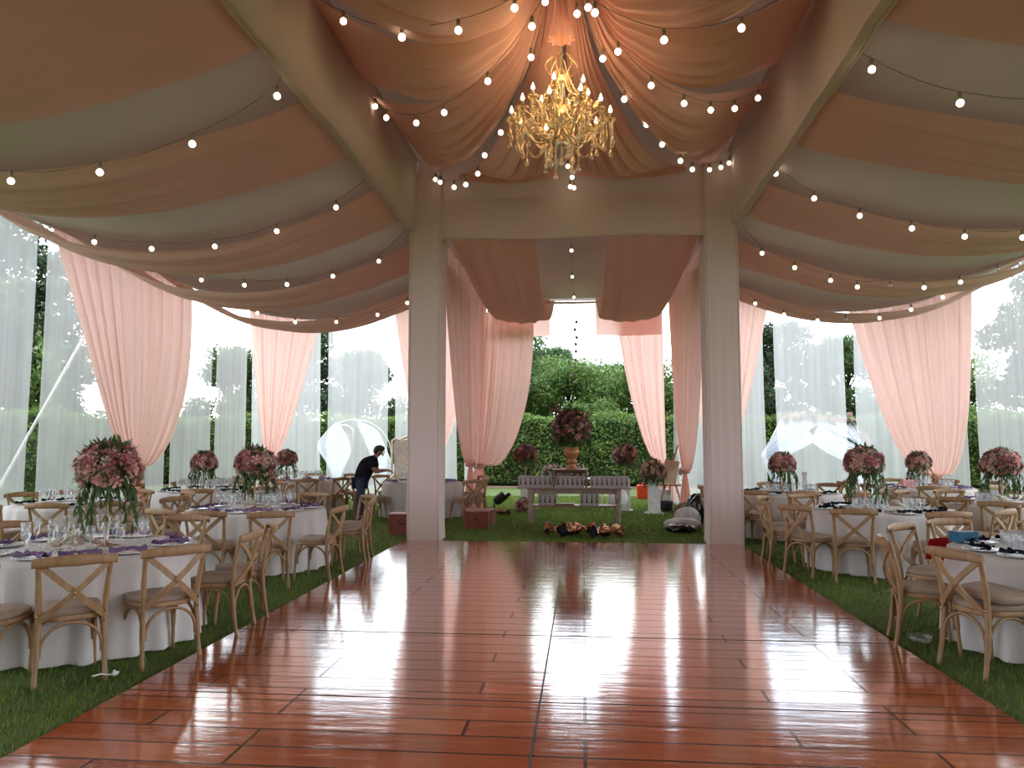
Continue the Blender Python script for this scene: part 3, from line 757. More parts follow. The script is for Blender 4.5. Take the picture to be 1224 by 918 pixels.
string_light([(-.21, 15.6, 5.6), (-.23, 18.2, 5.62), (-.22, 20.8, 5.62)], 'line of bulbs running between the two long swags', start=(-.2, 13, 5.5), end=(-.2, 22.4, 5.7), sag=.01)

# small hanging garland in the far opening
m_ = MB()
for i in range(9):
    m_.ball((-.2 + random.uniform(-.04, .04), 22.3, 5.2 - i * .22 + random.uniform(-.05, .05)), .05, 6, 4, jit=.3)
m_.tube([(-.2, 22.3, 5.85 - i * .25) for i in range(10)], .006, 4)
tag(m_.build('hanging_garland', M['cable']), 'thin dark garland hanging in the bright far opening', 'garland')

# ------------------------------------------------------------------ chandelier
def chandelier(loc):
    o = empty('chandelier', loc); tag(o, 'gold crystal chandelier with lit candle bulbs hanging from the ceiling', 'chandelier')
    m_ = MB(); m_.lathe([(.0, -.02), (.05, .0), (.075, .05), (.03, .1), (.022, .2), (.06, .26), (.085, .31), (.05, .37), (.02, .42), (.02, .62), (.05, .66), (.055, .7), (.018, .76), (.012, .98), (.03, 1.0), (.012, 1.02)], (0, 0, .3), 16)
    m_.build('stem', M['gold'], o)
    m_ = MB(); m_.tube([(.01 * math.sin(i), 0, 1.3 + i * .1) for i in range(8)], .008, 5); m_.build('chain', M['gold'], o)
    def arm(an, R, z0, z1, mm):
        pts = []
        for k in range(15):
            t = k / 14
            r = .05 + (R - .05) * t
            z = z0 - .16 * math.sin(PI * min(1, t * 1.35)) + (z1 - z0) * max(0, (t - .45) / .55) ** 1.4
            pts.append((r * math.cos(an), r * math.sin(an), z))
        mm.tube(pts, .011, 6); return pts[-1]
    def scroll(an, R, z, mm):
        pts = []
        for k in range(16):
            t = k / 15; a = t * 3.4 * PI / 1.4; rr = .085 * (1 - .6 * t)
            pts.append(((R - .13 + rr * math.cos(a)) * math.cos(an), (R - .13 + rr * math.cos(a)) * math.sin(an), z + rr * math.sin(a)))
        mm.tube(pts, .008, 5)
    def strand(x, y, z, n, mm, drop=True):
        pr = []
        for i in range(n):
            zi = z - i * .028; pr += [(.002, zi + .014), (.010, zi + .006), (.011, zi), (.008, zi - .008), (.002, zi - .014)]
        mm.lathe([(r, zz - z) for r, zz in pr], (x, y, z), 6)
        if drop:
            zz = z - n * .028 - .006
            mm.lathe([(0, .02), (.008, 0), (.022, -.035), (.026, -.055), (.014, -.075), (0, -.082)], (x, y, zz), 6)
    tiers = [(10, .50, .50, .58, .08), (6, .30, .72, .80, .3)]
    for n, R, z0, z1, a0 in tiers:
        for i in range(n):
            an = a0 + 2 * PI * i / n
            rr = R * random.uniform(.92, 1.06)
            mm = MB(); e = arm(an, rr, z0, z1, mm); scroll(an, rr * .9, z0 + .02, mm); ar = mm.build('arm', M['gold'], o)
            mm = MB(); mm.lathe([(.01, -.02), (.05, .0), (.062, .02), (.05, .012), (.014, .01), (.014, .02)], e, 10); mm.build('cup', M['crystal'], ar)
            mm = MB(); mm.lathe([(.014, .01), (.014, .085)], e, 8); mm.build('candle', M['wrapcream'], ar)
            mm = MB(); mm.lathe([(.008, .085), (.018, .10), (.02, .115), (.010, .14), (.002, .165)], e, 8); mm.build('bulb', M['candle'], ar)
            ln = random.choice((4, 6, 8, 10))
            sp = [(e[0], e[1], e[2] - .03, ln), (e[0] * .86, e[1] * .86, e[2] - .16, random.choice((3, 5)))]
            for s2 in (-1, 1):
                ca, sa = math.cos(an + s2 * .1), math.sin(an + s2 * .1)
                sp.append(((rr + .02) * ca, (rr + .02) * sa, e[2] - .02, random.choice((2, 3, 6))))
            for q_ in sp:
                mm = MB(); strand(*q_, mm); mm.build('crystal_strand', M['crystal'], ar)
    # big leaf crystals ring and garlands
    for i in range(40):
        mm = MB(); an = i * 2.399; r = random.uniform(.12, .52); z = random.uniform(.42, .86) if r < .35 else random.uniform(.45, .66)
        Mx = Matrix.Rotation(random.uniform(0, 6), 3, 'Z') @ Matrix.Rotation(random.uniform(-.6, .6), 3, 'X')
        mm.ball((r * math.cos(an), r * math.sin(an), z), .045, 8, 6, (1, .25, 1.25), M=Mx); mm.build('crystal_leaf', M['crystal'], o)
    for i in range(10):
        a0 = .08 + 2 * PI * i / 10; a1 = a0 + 2 * PI / 10
        p1 = []; p2 = []
        for k in range(49):
            t = k / 48; a = a0 + (a1 - a0) * t; p1.append((.47 * math.cos(a), .47 * math.sin(a), .50 - .16 * 4 * t * (1 - t)))
        for k in range(41):
            t = k / 40; r = .06 + (.30 - .06) * t; p2.append((r * math.cos(a0), r * math.sin(a0), 1.12 - .34 * t - .1 * 4 * t * (1 - t)))
        for pp in (p1, p2):
            mm = MB(); mm.tube(pp, [(.003, .009, .011, .009)[k % 4] for k in range(len(pp))], 6); mm.build('bead_garland', M['crystal'], o)
    for i in range(12):
        an = i * 2 * PI / 12; r = .06 + .07 * (i % 3); mm = MB(); strand(r * math.cos(an), r * math.sin(an), .36 - .0 * i, 4 + (i * 5) % 7, mm); mm.build('crystal_strand', M['crystal'], o)
    # crown on top
    mm = MB()
    for i in range(6):
        an = i * PI / 3 + .2
        mm = MB(); mm.tube([((.03 + .14 * math.sin(t * PI * .9)) * math.cos(an), (.03 + .14 * math.sin(t * PI * .9)) * math.sin(an), 1.02 + .26 * t) for t in [k / 10 for k in range(11)]], .007, 5)
        mm.build('crown_arm', M['crystal'], o)
    return o
chandelier((CX, 7.8, 4.42))
def lamp(name, t, loc, energy, col, size=.3, rot=None, spot=None):
    l = bpy.data.lights.new(name, t); l.energy = energy; l.color = col
    if t == 'POINT': l.shadow_soft_size = size
    if t == 'SPOT': l.spot_size = spot; l.spot_blend = .9; l.shadow_soft_size = size
    o = bpy.data.objects.new(name, l); COL.objects.link(o); o.location = loc
    if rot: o.rotation_euler = rot
    return o
lamp('chandelier_light', 'POINT', (CX, 7.8, 5.5), 30, (1, .60, .30), .35)

# ------------------------------------------------------------------ chair
def catm(pts, n=4):
    P = [Vector(p) for p in pts]; out = []
    for i in range(len(P) - 1):
        p0 = P[max(i - 1, 0)]; p1 = P[i]; p2 = P[i + 1]; p3 = P[min(i + 2, len(P) - 1)]
        for k in range(n):
            t = k / n
            out.append(.5 * ((2 * p1) + (-p0 + p2) * t + (2 * p0 - 5 * p1 + 4 * p2 - p3) * t * t + (-p0 + 3 * p1 - 3 * p2 + p3) * t ** 3))
    out.append(P[-1]); return out
def seat_outline(sc_=1.0, n=32):
    out = []
    for i in range(n):
        a = 2 * PI * i / n; ca, sa = math.cos(a), math.sin(a); e = 2 / 3.6
        x = math.copysign(abs(ca) ** e, ca); y = math.copysign(abs(sa) ** e, sa)
        out.append((x * (.215 + .02 * y) * sc_, y * .21 * sc_))
    return out
def slab(mm, ol, z0, z1, rnd=.01, puff=0):
    n = len(ol); rings = []
    for (k, z) in ((1 - rnd * 3, z0), (1, z0 + rnd), (1, z1 - rnd), (1 - rnd * 3, z1), (.6, z1 + puff * .8), (.0, z1 + puff)):
        rings.append([(x * k, y * k, z) for x, y in ol])
    vs = [p for r in rings for p in r]; fs = []
    for j in range(len(rings) - 1):
        for i in range(n):
            i2 = (i + 1) % n; fs.append((j * n + i, j * n + i2, (j + 1) * n + i2, (j + 1) * n + i))
    fs.append(tuple(range(n))[::-1]); mm.add(vs, fs, True)
def make_chair():
    root = empty('cross_back_chair')
    W = M['wood']
    mm = MB(); slab(mm, seat_outline(1.0), .425, .46, .006); mm.build('seat_frame', W, root)
    mm = MB(); slab(mm, seat_outline(.96), .459, .505, .012, .012); mm.build('cushion', M['cushion'], root)
    for s in (-1, 1):
        mm = MB(); mm.tube(catm([(s * .215, -.265, 0), (s * .205, -.225, .22), (s * .20, -.205, .44), (s * .208, -.225, .64), (s * .222, -.275, .85)]), [.017] * 4 + [.021] * 9 + [.018] * 4, 8); lg = mm.build('rear_leg', W, root)
        b_ = MB(); b_.ball((s * .205, -.228, .475), .012, 8, 5); b_.ball((s * .203, -.226, .405), .010, 8, 5); b_.build('bolt', M['bolt'], lg)
        mm = MB(); mm.tube(catm([(s * .205, .20, 0), (s * .195, .185, .25), (s * .185, .17, .44)]), [.015] * 4 + [.020] * 5, 8); mm.build('front_leg', W, root)
    # curved top rail
    mm = MB(); pts = []
    def rail(u, v):
        x = -.262 + .524 * u; y = -.275 - .055 * (1 - ((u - .5) * 2) ** 2) + .0
        hh = .041 * (1 - .25 * abs(u - .5) * 2); a = v * 2 * PI
        return (x, y + .0135 * math.sin(a) - .012, .842 + .012 * (1 - ((u - .5) * 2) ** 2) + hh * math.cos(a))
    mm.grid(lambda u, v: rail(u, v), 16, 12)
    for u in (0, 1):
        ring = [rail(u, k / 12) for k in range(12)]; mm.add(ring, [tuple(range(12)) if u else tuple(range(12))[::-1]])
    mm.build('top_rail', W, root)
    for s in (-1, 1):
        mm = MB(); pts = []
        for k in range(11):
            t = k / 10; x = s * (-.20 + .40 * t); z = .815 - .37 * t; y = -.268 + .05 * t - .050 * math.sin(PI * t) + (.006 if s > 0 else -.006)
            pts.append((x, y, z))
        mm.strip(pts, .042, .014, (0.68 * 1, 0, .73 * s)); st_ = mm.build('cross_strap', W, root)
    b_ = MB(); b_.ball((0, -.302, .628), .014, 8, 5); b_.build('bolt', M['bolt'], st_)
    def arch(p, q, nm='arch_brace'):
        p = Vector(p); q = Vector(q); mm = MB(); pts = []
        for k in range(17):
            t = PI * k / 16; m = p.lerp(q, (1 - math.cos(t)) / 2)
            pts.append((m.x, m.y, .20 + .215 * math.sin(t) ** .75))
        mm.tube(pts, .012, 6); mm.build(nm, W, root)
    arch((-.19, -.222, 0), (.19, -.222, 0)); arch((-.185, .168, 0), (.185, .168, 0))
    arch((-.198, -.205, 0), (-.19, .17, 0)); arch((.198, -.205, 0), (.19, .17, 0))
    return root
proto_chair = make_chair()

# ------------------------------------------------------------------ tables
TABLES = {
 'T1': dict(c=(-4.25, 6.3), nap='purple', d='nearest left table'),
 'T2': dict(c=(-4.4, 10.15), nap='purple', d='second left aisle table'),
 'T3': dict(c=(-7.35, 10.7), nap='navy', d='left table behind big bouquet'),
 'T4': dict(c=(-7.05, 13.95), nap='navy', d='left table before wall gap'),
 'T5': dict(c=(-6.7, 17.9), nap='purple', d='left table before round arch'),
 'T6': dict(c=(-3.65, 17.45), nap='purple', d='table the man tends'),
 'R1': dict(c=(3.97, 6.75), nap='navy', d='nearest right table'),
 'R2': dict(c=(3.95, 10.75), nap='navy', d='second right aisle table'),
 'R3': dict(c=(3.65, 14.3), nap='navy', d='third right aisle table'),
 'R4': dict(c=(6.15, 12.1), nap='purple', d='right outer table'),
 'R5': dict(c=(6.75, 16.1), nap='purple', d='right table by pink curtain'),
}
def make_cloth_mesh(seed):
    r_ = random.Random(seed); ph = [r_.uniform(0, 6.3) for _ in range(4)]; mm = MB(); nf = r_.choice((17, 19, 21))
    def fn(u, v):
        a = u * 2 * PI
        if v < .3:
            r = .9 * v / .3; return (r * math.cos(a), r * math.sin(a), .770)
        t = (v - .3) / .7
        k = min(1, t * 6); r0 = .9 + .012 * math.sin(k * PI / 2)
        fold = math.sin(a * nf + ph[0] + .5 * math.sin(a * 3 + ph[1])) * .6 + math.sin(a * (nf * 1.6 // 1) + ph[2]) * .35
        r = r0 + t * .035 + fold * .062 * t ** .7
        z = .770 - .012 * (1 - math.cos(k * PI / 2)) - t * .738
        return (r * math.cos(a), r * math.sin(a), max(z, .015))
    mm.grid(fn, 200, 26, True)
    return mm.mesh('tablecloth', M['linen'])
cloths = [make_cloth_mesh(i) for i in range(4)]
tt = empty('round_table')
mm = MB(); mm.lathe([(.0, 0), (.86, 0), (.88, .012), (.86, .025), (0, .025)], (0, 0, .735), 40); mm.build('tabletop', M['whitewash'], tt)
for k in range(4):
    a = PI / 4 + k * PI / 2; mm = MB(); mm.tube([(.6 * math.cos(a), .6 * math.sin(a), 0), (.55 * math.cos(a), .55 * math.sin(a), .735)], .018, 8); mm.build('leg', M['metal'], tt)

# plate, napkin, glasses
def plate_mesh():
    mm = MB(); mm.lathe([(0, .002), (.09, .002), (.155, .014), (.16, .017), (.153, .018), (.088, .007), (0, .007)], (0, 0, 0), 28)
    for k in range(40):
        a = 2 * PI * k / 40; mm.ball((.158 * math.cos(a), .158 * math.sin(a), .018), .0065, 5, 4)
    return mm.mesh('charger_plate', M['china'])
def napkin_mesh(mat, seed):
    r_ = random.Random(seed); mm = MB()
    for s in (-1, 1):
        ph = r_.uniform(0, 6)
        def fn(u, v):
            wdt = .018 + .062 * u ** .8
            x = s * (.01 + .165 * u); y = (v - .5) * 2 * wdt + .03 * u * math.sin(ph)
            z = .028 + .02 * math.sin(v * PI * 3 + ph) * (.4 + u) + .012 * (1 - u) + .008 * math.sin(u * 8)
            return (x, y, z)
        mm.grid(fn, 12, 14)
        mm.grid(lambda u, v: (fn(u, v)[0], fn(u, v)[1] * 1.02, .018), 12, 2)
    mm.ball((0, 0, .038), .026, 10, 7, (1, 1.1, .75), jit=.1)
    return mm.mesh('napkin', mat)
def goblet_mesh():
    mm = MB()
    mm.lathe([(.0, 0), (.034, .001), (.035, .004), (.008, .010), (.005, .02), (.005, .085), (.012, .098), (.03, .115), (.038, .145), (.037, .19), (.033, .215), (.0315, .215), (.035, .19), (.036, .146), (.028, .118), (.008, .101), (0, .1)], (0, 0, 0), 14)
    return mm.mesh('stemmed_glass', M['glass'])
def flute_mesh():
    mm = MB()
    mm.lathe([(.0, 0), (.033, .001), (.034, .004), (.006, .010), (.005, .02), (.005, .09), (.016, .105), (.024, .14), (.027, .19), (.029, .235), (.0275, .235), (.0255, .19), (.022, .14), (.010, .11), (0, .107)], (0, 0, 0), 14)
    return mm.mesh('champagne_flute', M['glass'])
def tumbler_mesh():
    mm = MB()
    def fn(u, v):
        a = u * 2 * PI
        P_ = [(0, .0), (.026, .0), (.028, .01), (.030, .06), (.034, .12), (.039, .165), (.0375, .165), (.032, .12), (.027, .06), (.024, .02), (0, .018)]
        t = v * 10; i = min(9, int(t)); k = t - i; r = P_[i][0] + (P_[i + 1][0] - P_[i][0]) * k; z = P_[i][1] + (P_[i + 1][1] - P_[i][1]) * k
        if .02 < z < .13: r *= 1 + .05 * math.cos(a * 12)
        return (r * math.cos(a), r * math.sin(a), z)
    mm.grid(fn, 36, 20, True); return mm.mesh('tall_tumbler', M['glass'])
PL = plate_mesh(); NP = {'purple': [napkin_mesh(M['purple'], i) for i in range(3)], 'navy': [napkin_mesh(M['navy'], i) for i in range(3)]}
GB, FLT, TB = goblet_mesh(), flute_mesh(), tumbler_mesh()
def inst(me, name, loc, rz=0, s=1):
    o = bpy.data.objects.new(name, me); COL.objects.link(o); o.location = loc; o.rotation_euler = (0, 0, rz); o.scale = (s, s, s); return o

# position words round a table, seen from the camera
def side_word(a):
    a = a % 360
    W = [(0, 'right'), (45, 'far right'), (90, 'far'), (135, 'far left'), (180, 'left'), (225, 'near left'), (270, 'near'), (315, 'near right'), (360, 'right')]
    return min(W, key=lambda w_: abs(w_[0] - a))[1]
def name_positions(lst):     # lst of (angle, x, y)  -> unique phrases
    ws = [side_word(a) for a, x, y in lst]; out = []
    for i, w_ in enumerate(ws):
        same = sorted([j for j in range(len(ws)) if ws[j] == w_], key=lambda j: lst[j][1])
        if len(same) == 1: out.append(('at', w_))
        elif len(same) == 2: out.append((['left of two at', 'right of two at'][same.index(i)], w_))
        else: out.append((['leftmost at', 'middle one at', 'rightmost at', 'last at'][min(3, same.index(i))], w_))
    return out

# chairs given by (x, y of the back top, facing angle in degrees)
CH = {
 'T1': [(-3.50, 5.1, 131), (-3.06, 5.62, 142), (-2.93, 6.62, 184), (-3.02, 7.25, 208), (-4.9, 7.75, -68), (-4.22, 7.92, -88), (-4.08, 4.80, 92), (-5.6, 7.1, -30), (-5.75, 6.1, 5), (-5.2, 4.95, 55)],
 'T2': [(-3.52, 8.5, 118), (-4.3, 8.5, 95), (-4.95, 8.75, 68), (-5.85, 9.7, 12), (-3.0, 9.32, 176), (-2.95, 10.5, 190), (-3.2, 11.3, 222), (-4.2, 11.75, -95), (-4.95, 11.6, -70), (-5.8, 10.6, -20)],
 'T3': [(-6.9, 9.45, 105), (-7.6, 9.25, 85), (-6.3, 9.75, 135), (-8.75, 11.4, -25), (-8.4, 11.9, -50), (-7.35, 12.25, -90), (-6.3, 11.85, -130), (-8.85, 10.3, 15), (-5.95, 11.0, 185)],
 'R1': [(2.5, 6.72, -14), (3.02, 7.7, -48), (3.7, 8.25, -75), (2.70, 5.97, 18), (4.6, 8.2, -105), (5.5, 7.5, -150), (5.7, 6.4, 165), (4.9, 5.4, 125), (3.9, 5.22, 85)],
 'R2': [(3.17, 9.5, 78), (2.64, 10.0, 36), (2.42, 10.8, 0), (2.62, 11.6, -30), (3.3, 12.1, -62), (4.2, 12.2, -100), (4.1, 9.2, 95), (5.2, 11.5, -148), (5.4, 10.4, 170), (4.9, 9.6, 128)],
 'R4': [(5.5, 10.85, 62), (6.3, 10.6, 96), (4.85, 11.6, 20), (4.75, 12.4, -12), (5.2, 13.2, -45), (6.1, 13.6, -88), (7.0, 13.4, -125), (7.6, 12.4, 190), (7.3, 11.2, 140)],
 'R3': [(2.25, 13.7, 25), (2.75, 12.95, 58), (3.5, 12.75, 88), (4.4, 12.95, 120), (5.0, 13.7, 155), (2.2, 14.7, -12), (2.75, 15.6, -52), (3.7, 15.8, -90), (4.7, 15.4, -130)],
 'T6': [(-4.75, 16.45, 32), (-5.2, 17.2, 8), (-2.35, 16.3, 140), (-2.2, 17.2, 172), (-3.3, 15.95, 100), (-4.9, 18.5, -42), (-3.7, 19.0, -90), (-2.4, 18.4, -140)],
 'T5': [(-6.0, 16.4, 112), (-6.75, 16.3, 90), (-5.45, 17.1, 148), (-7.7, 16.7, 50), (-8.2, 17.7, 8), (-5.2, 18.2, 190), (-5.9, 19.2, -122), (-6.9, 19.4, -88), (-7.9, 18.9, -45)],
}
for k in ('T4', 'R5'):
    cx, cy = TABLES[k]['c']
    CH[k] = [(cx + 1.53 * math.cos(D2R(a)), cy + 1.53 * math.sin(D2R(a)), a + 180 + random.uniform(-5, 5)) for a in range(12, 372, 40)]
index_kids()
nchair = 0
for k, T in TABLES.items():
    cx, cy = T['c']; lst = []
    for (x, y, f) in CH[k]:
        lst.append((math.degrees(math.atan2(y - cy, x - cx)), x, y))
    ph = name_positions(lst)
    for (x, y, f), (pre, w_) in zip(CH[k], ph):
        f = D2R(f)
        o = copy_tree(proto_chair) if nchair else proto_chair
        ox, oy = x + .27 * math.cos(f), y + .27 * math.sin(f)
        o.location = (ox, oy, 0.0); o.rotation_euler = (0, 0, f - PI / 2)
        tag(o, 'wooden cross-back chair %s %s side of %s' % (pre, w_, T['d']), 'chair', 'cross-back chairs around the round tables')
        nchair += 1
    T['chairs'] = CH[k]
ntab = 0
for ti, (k, T) in enumerate(TABLES.items()):
    cx, cy = T['c']
    o = tt if ntab == 0 else copy_tree(tt); ntab += 1
    o.location = (cx, cy, 0); tag(o, 'round banquet table under the cloth, %s' % T['d'], 'table', 'round banquet tables')
    c_ = inst(cloths[ti % 4], 'tablecloth', (cx, cy, 0), random.uniform(0, 6)); tag(c_, 'white floor-length tablecloth on the %s' % T['d'], 'tablecloth', 'white tablecloths')
    # settings in front of chairs
    lst = [];
    for (x, y, f) in CH[k]:
        a = math.atan2(y - cy, x - cx); lst.append((math.degrees(a), cx + .70 * math.cos(a), cy + .70 * math.sin(a)))
    ph = name_positions(lst)
    for (a, x, y), (pre, w_) in zip(lst, ph):
        r = D2R(a)
        p = inst(PL, 'charger_plate', (x, y, .771), r); tag(p, 'white charger plate %s %s side of %s' % (pre, w_, T['d']), 'plate', 'charger plates on the round tables')
        n_ = inst(random.choice(NP[T['nap']]), 'napkin', (x, y, .782), r + PI / 2 + random.uniform(-.6, .6), .78); tag(n_, '%s knotted napkin %s %s side of %s' % (T['nap'], pre, w_, T['d']), 'napkin', '%s napkins on plates' % T['nap'])
        if k[0] == 'T':
            for j, (me, nm, rr, da) in enumerate(((GB, 'stemmed_glass', .47, .12), (FLT, 'champagne_flute', .43, -.10))):
                g_ = inst(me, nm, (cx + rr * math.cos(r + da), cy + rr * math.sin(r + da), .771))
                tag(g_, 'clear %s standing on the %s' % (nm.replace('_', ' '), T['d']), 'glass', '%ss on the %s' % (nm.replace('_', ' '), T['d']))
    if k[0] == 'R' or k in ('T2', 'T4'):
        cl = ([(.36, D2R(205)), (.38, D2R(320)), (.36, D2R(80))] if k != 'R1' else [(.48, D2R(188)), (.38, D2R(330)), (.36, D2R(80))])
        for (rr, an) in cl:
            bx, by = cx + rr * math.cos(an), cy + rr * math.sin(an)
            for j in range(8):
                px = bx + (j % 3 - 1) * .09 + random.uniform(-.008, .008) + (j // 3) * .03; py = by + (j // 3 - 1) * .095 + random.uniform(-.008, .008)
                g_ = inst(TB if k[0] == 'R' else GB, 'tall_tumbler' if k[0] == 'R' else 'stemmed_glass', (px, py, .771), random.random())
                nm = 'tall tumbler' if k[0] == 'R' else 'stemmed glass'
                tag(g_, ('clear %s in a cluster on the %s' if k[0] == 'R' else 'clear %s standing on the %s') % (nm, T['d']), 'glass', '%ss on the %s' % (nm, T['d']))

# ------------------------------------------------------------------ flower arrangements
def leaf(mm, c, d, ln, wd, droop=0, seg=4):
    d = Vector(d).normalized(); up = Vector((0, 0, 1)); s_ = d.cross(up)
    if s_.length < .1: s_ = Vector((1, 0, 0))
    s_.normalize(); vs = []; fs = []
    p = Vector(c); dd = d.copy()
    for i in range(seg + 1):
        t = i / seg; w_ = wd * math.sin(PI * (.12 + .85 * t)) ** 1.0
        vs += [p - s_ * w_ / 2, p + s_ * w_ / 2 ]
        dd = (dd + Vector((0, 0, -droop / seg))).normalized(); p = p + dd * (ln / seg)
    for i in range(seg): fs.append((2 * i, 2 * i + 1, 2 * i + 3, 2 * i + 2))
    mm.add(vs, fs, True)
def bloom(mm, c, r, n, seed=0):
    # rose: nested cup petals opening along direction n
    r_ = random.Random(seed); nz_ = Vector(n).normalized(); q = nz_.to_track_quat('Z', 'Y').to_matrix()
    c = Vector(c)
    mm.ball(c + nz_ * r * .35, r * .38, 6, 4, (1, 1, 1.1), M=q)
    for ring, (np_, rr, hh, op) in enumerate(((3, .45, .80, .15), (5, .78, .66, .4), (6, 1.0, .42, .7))):
        a0 = r_.uniform(0, 6)
        for k in range(np_):
            a = a0 + 2 * PI * k / np_; wd = 2.6 / np_
            vs = []
            for (t, aw) in ((0, .5), (.55, .72), (1, .52)):
                rad = r * (rr * (.45 + .55 * t)) * (1 + op * .25 * t); z = r * (-.1 + hh * t * (1 - .25 * op * t)) + r * .1
                for s in (-1, 0, 1):
                    an = a + s * aw * wd * 1.25; k2 = 1.0 if s else 1.06
                    v_ = Vector((rad * k2 * math.cos(an), rad * k2 * math.sin(an), z - (.1 * r if (s and t == 1) else 0)))
                    vs.append(c + q @ v_)
            mm.add(vs, [(0, 1, 4, 3), (1, 2, 5, 4), (3, 4, 7, 6), (4, 5, 8, 7)])
BL = {}
def bloom_obj(key, c, r, n, idx, parent):
    k = (key, idx % 3)
    if k not in BL:
        mb = MB(); bloom(mb, (0, 0, 0), 1, (0, 0, 1), idx % 3); BL[k] = mb.mesh('rose_bloom', M[key])
    o = bpy.data.objects.new('rose_bloom', BL[k]); COL.objects.link(o); o.parent = parent; o.location = c; o.scale = (r, r, r)
    q = Vector(n).normalized().to_track_quat('Z', 'Y').to_euler(); o.rotation_euler = q
    return o
def arrangement_parts(root, R, zc, seed, trail=.55, squash=.82, nb=95, stand_h=None, plum=.25, cream=.22, rb=(.035, .06), base=True, offs=(0, 0)):
    r_ = random.Random(seed)
    if stand_h is not None:
        mm = MB(); mm.lathe([(0, 0), (.10, 0), (.10, .012), (.02, .02), (.014, .05), (.012, stand_h * .6), (.014, stand_h * .95), (.09, stand_h), (0, stand_h)], (0, 0, 0), 14); mm.build('stand', M['stand'], root)
    fo = MB()
    for i in range(int(nb * 3.2)):
        a = r_.uniform(0, 2 * PI); cz = r_.uniform(-.75, 1); s_ = math.sqrt(max(0, 1 - cz * cz)); d = Vector((s_ * math.cos(a), s_ * math.sin(a), cz))
        p = Vector((d.x * R * .72, d.y * R * .72, zc + d.z * R * .78 * squash))
        leaf(fo, p, (d + Vector((r_.uniform(-.5, .5), r_.uniform(-.5, .5), r_.uniform(-.4, .4)))), r_.uniform(.34, .56) * R, R * .15, .5)
    fo.ball((0, 0, zc), R * .72, 12, 8, (1, 1, squash), jit=.08)
    fo.build('foliage', M['leaf'], root)
    for i in range(nb):
        cz = 1 - 1.62 * (i + .5) / nb; a = i * 2.39996 + r_.uniform(-.2, .2); s_ = math.sqrt(max(0, 1 - cz * cz)); d = Vector((s_ * math.cos(a), s_ * math.sin(a), cz))
        rr = R * r_.uniform(.84, .98)
        p = Vector((d.x * rr, d.y * rr, zc + d.z * rr * squash)); q = r_.random()
        key = 'rose_dark' if q < plum else ('rose_cream' if q < plum + cream else ('rose_pink' if q < plum + cream + .3 else 'rose_dust'))
        bloom_obj(key, p, r_.uniform(*rb), d, i, root)
    if trail > 0:
        mm = MB()
        for i in range(16):
            a = r_.uniform(0, 2 * PI); ln = trail * r_.uniform(.45, 1); rr = R * r_.uniform(.45, .95)
            p0 = Vector((rr * math.cos(a), rr * math.sin(a), zc - R * .45)); pts = [p0 + Vector((.06 * math.cos(a) * math.sin(t * 2.5), .06 * math.sin(a) * math.sin(t * 2.5), -ln * t)) for t in [k / 6 for k in range(7)]]
            mm.tube(pts, .003, 4)
            for j in range(int(ln * 48)):
                t = r_.random(); p = pts[int(t * 6)]; leaf(mm, p + Vector((0, 0, -ln / 7 * r_.random())), (r_.uniform(-1, 1), r_.uniform(-1, 1), -1.1), r_.uniform(.07, .11), .022, .4)
        mm.build('trailing_leaves', M['leaf'], root)
def arrangement(loc, label, **kw):
    o = empty('flower_arrangement', loc); tag(o, label, 'flower arrangement'); arrangement_parts(o, **kw); return o
arrangement((-4.12, 6.4, .771), 'largest pink rose bouquet on a tall stand, nearest left table', R=.265, zc=.67, seed=1, stand_h=.52, trail=.5, nb=100, rb=(.036, .056), plum=.2)
arrangement((-4.48, 10.25, .771), 'tall pink bouquet with hanging leaves on the second left table', R=.27, zc=.60, seed=2, stand_h=.48, trail=.45, nb=100)
protoA = arrangement((-7.09, 13.95, .771), 'tall bouquet on a thin stand before the left wall gap', R=.24, zc=.52, seed=3, stand_h=.44, trail=.35, nb=80, plum=.3)
arrangement((3.76, 10.8, .771), 'tall pink bouquet on the second right aisle table', R=.25, zc=.62, seed=4, stand_h=.5, trail=.42, nb=95, plum=.25)
arrangement((4.2, 6.85, .771), 'bouquet just entering the right edge of the photo', R=.27, zc=.60, seed=5, stand_h=.5, trail=.35, nb=90, plum=.35)
index_kids()
for (x, y, z, s, rz, lb) in ((-7.05, 17.9, .771, 1.0, 1.0, 'small far bouquet beside the far left pink curtain'), (3.56, 14.3, .771, .98, 2.2, 'round bouquet standing in front of the white hexagonal arch'),
                             (6.12, 12.0, .771, 1.1, 3.1, 'bouquet on the right outer table, before the green gap'), (6.66, 16.1, .771, .98, 4.4, 'bouquet in front of the right pink curtain')):
    c_ = copy_tree(protoA); c_.location = (x, y, z); c_.rotation_euler = (0, 0, rz); c_.scale = (s, s, s); tag(c_, lb, 'flower arrangement')
# low centrepiece clusters
def low_cluster(loc, label, seed, n=9, R=.11):
    o = empty('low_centrepiece', loc); tag(o, label, 'flower arrangement'); r_ = random.Random(seed); l_ = MB()
    for i in range(n):
        a = r_.uniform(0, 6.3); rr = R * math.sqrt(r_.random()); p = (rr * math.cos(a) * 1.4, rr * math.sin(a), .06 + .08 * (1 - rr / R))
        bloom_obj('hydrangea' if i % 3 else 'rose_cream', p, r_.uniform(.044, .06), (math.cos(a) * .6, math.sin(a) * .6, 1), i, o)
    for i in range(14):
        a = r_.uniform(0, 6.3); leaf(l_, (R * .7 * math.cos(a), R * .7 * math.sin(a), .02), (math.cos(a), math.sin(a), .25), .09, .035, .5)
    l_.build('foliage', M['leaf'], o)
low_cluster((-4.12, 5.98, .771), 'low cluster of white hydrangeas on the nearest left table', 1, 22, .13)
low_cluster((-4.25, 9.75, .771), 'low greenery cluster among glasses on the second left table', 2, 7, .10)
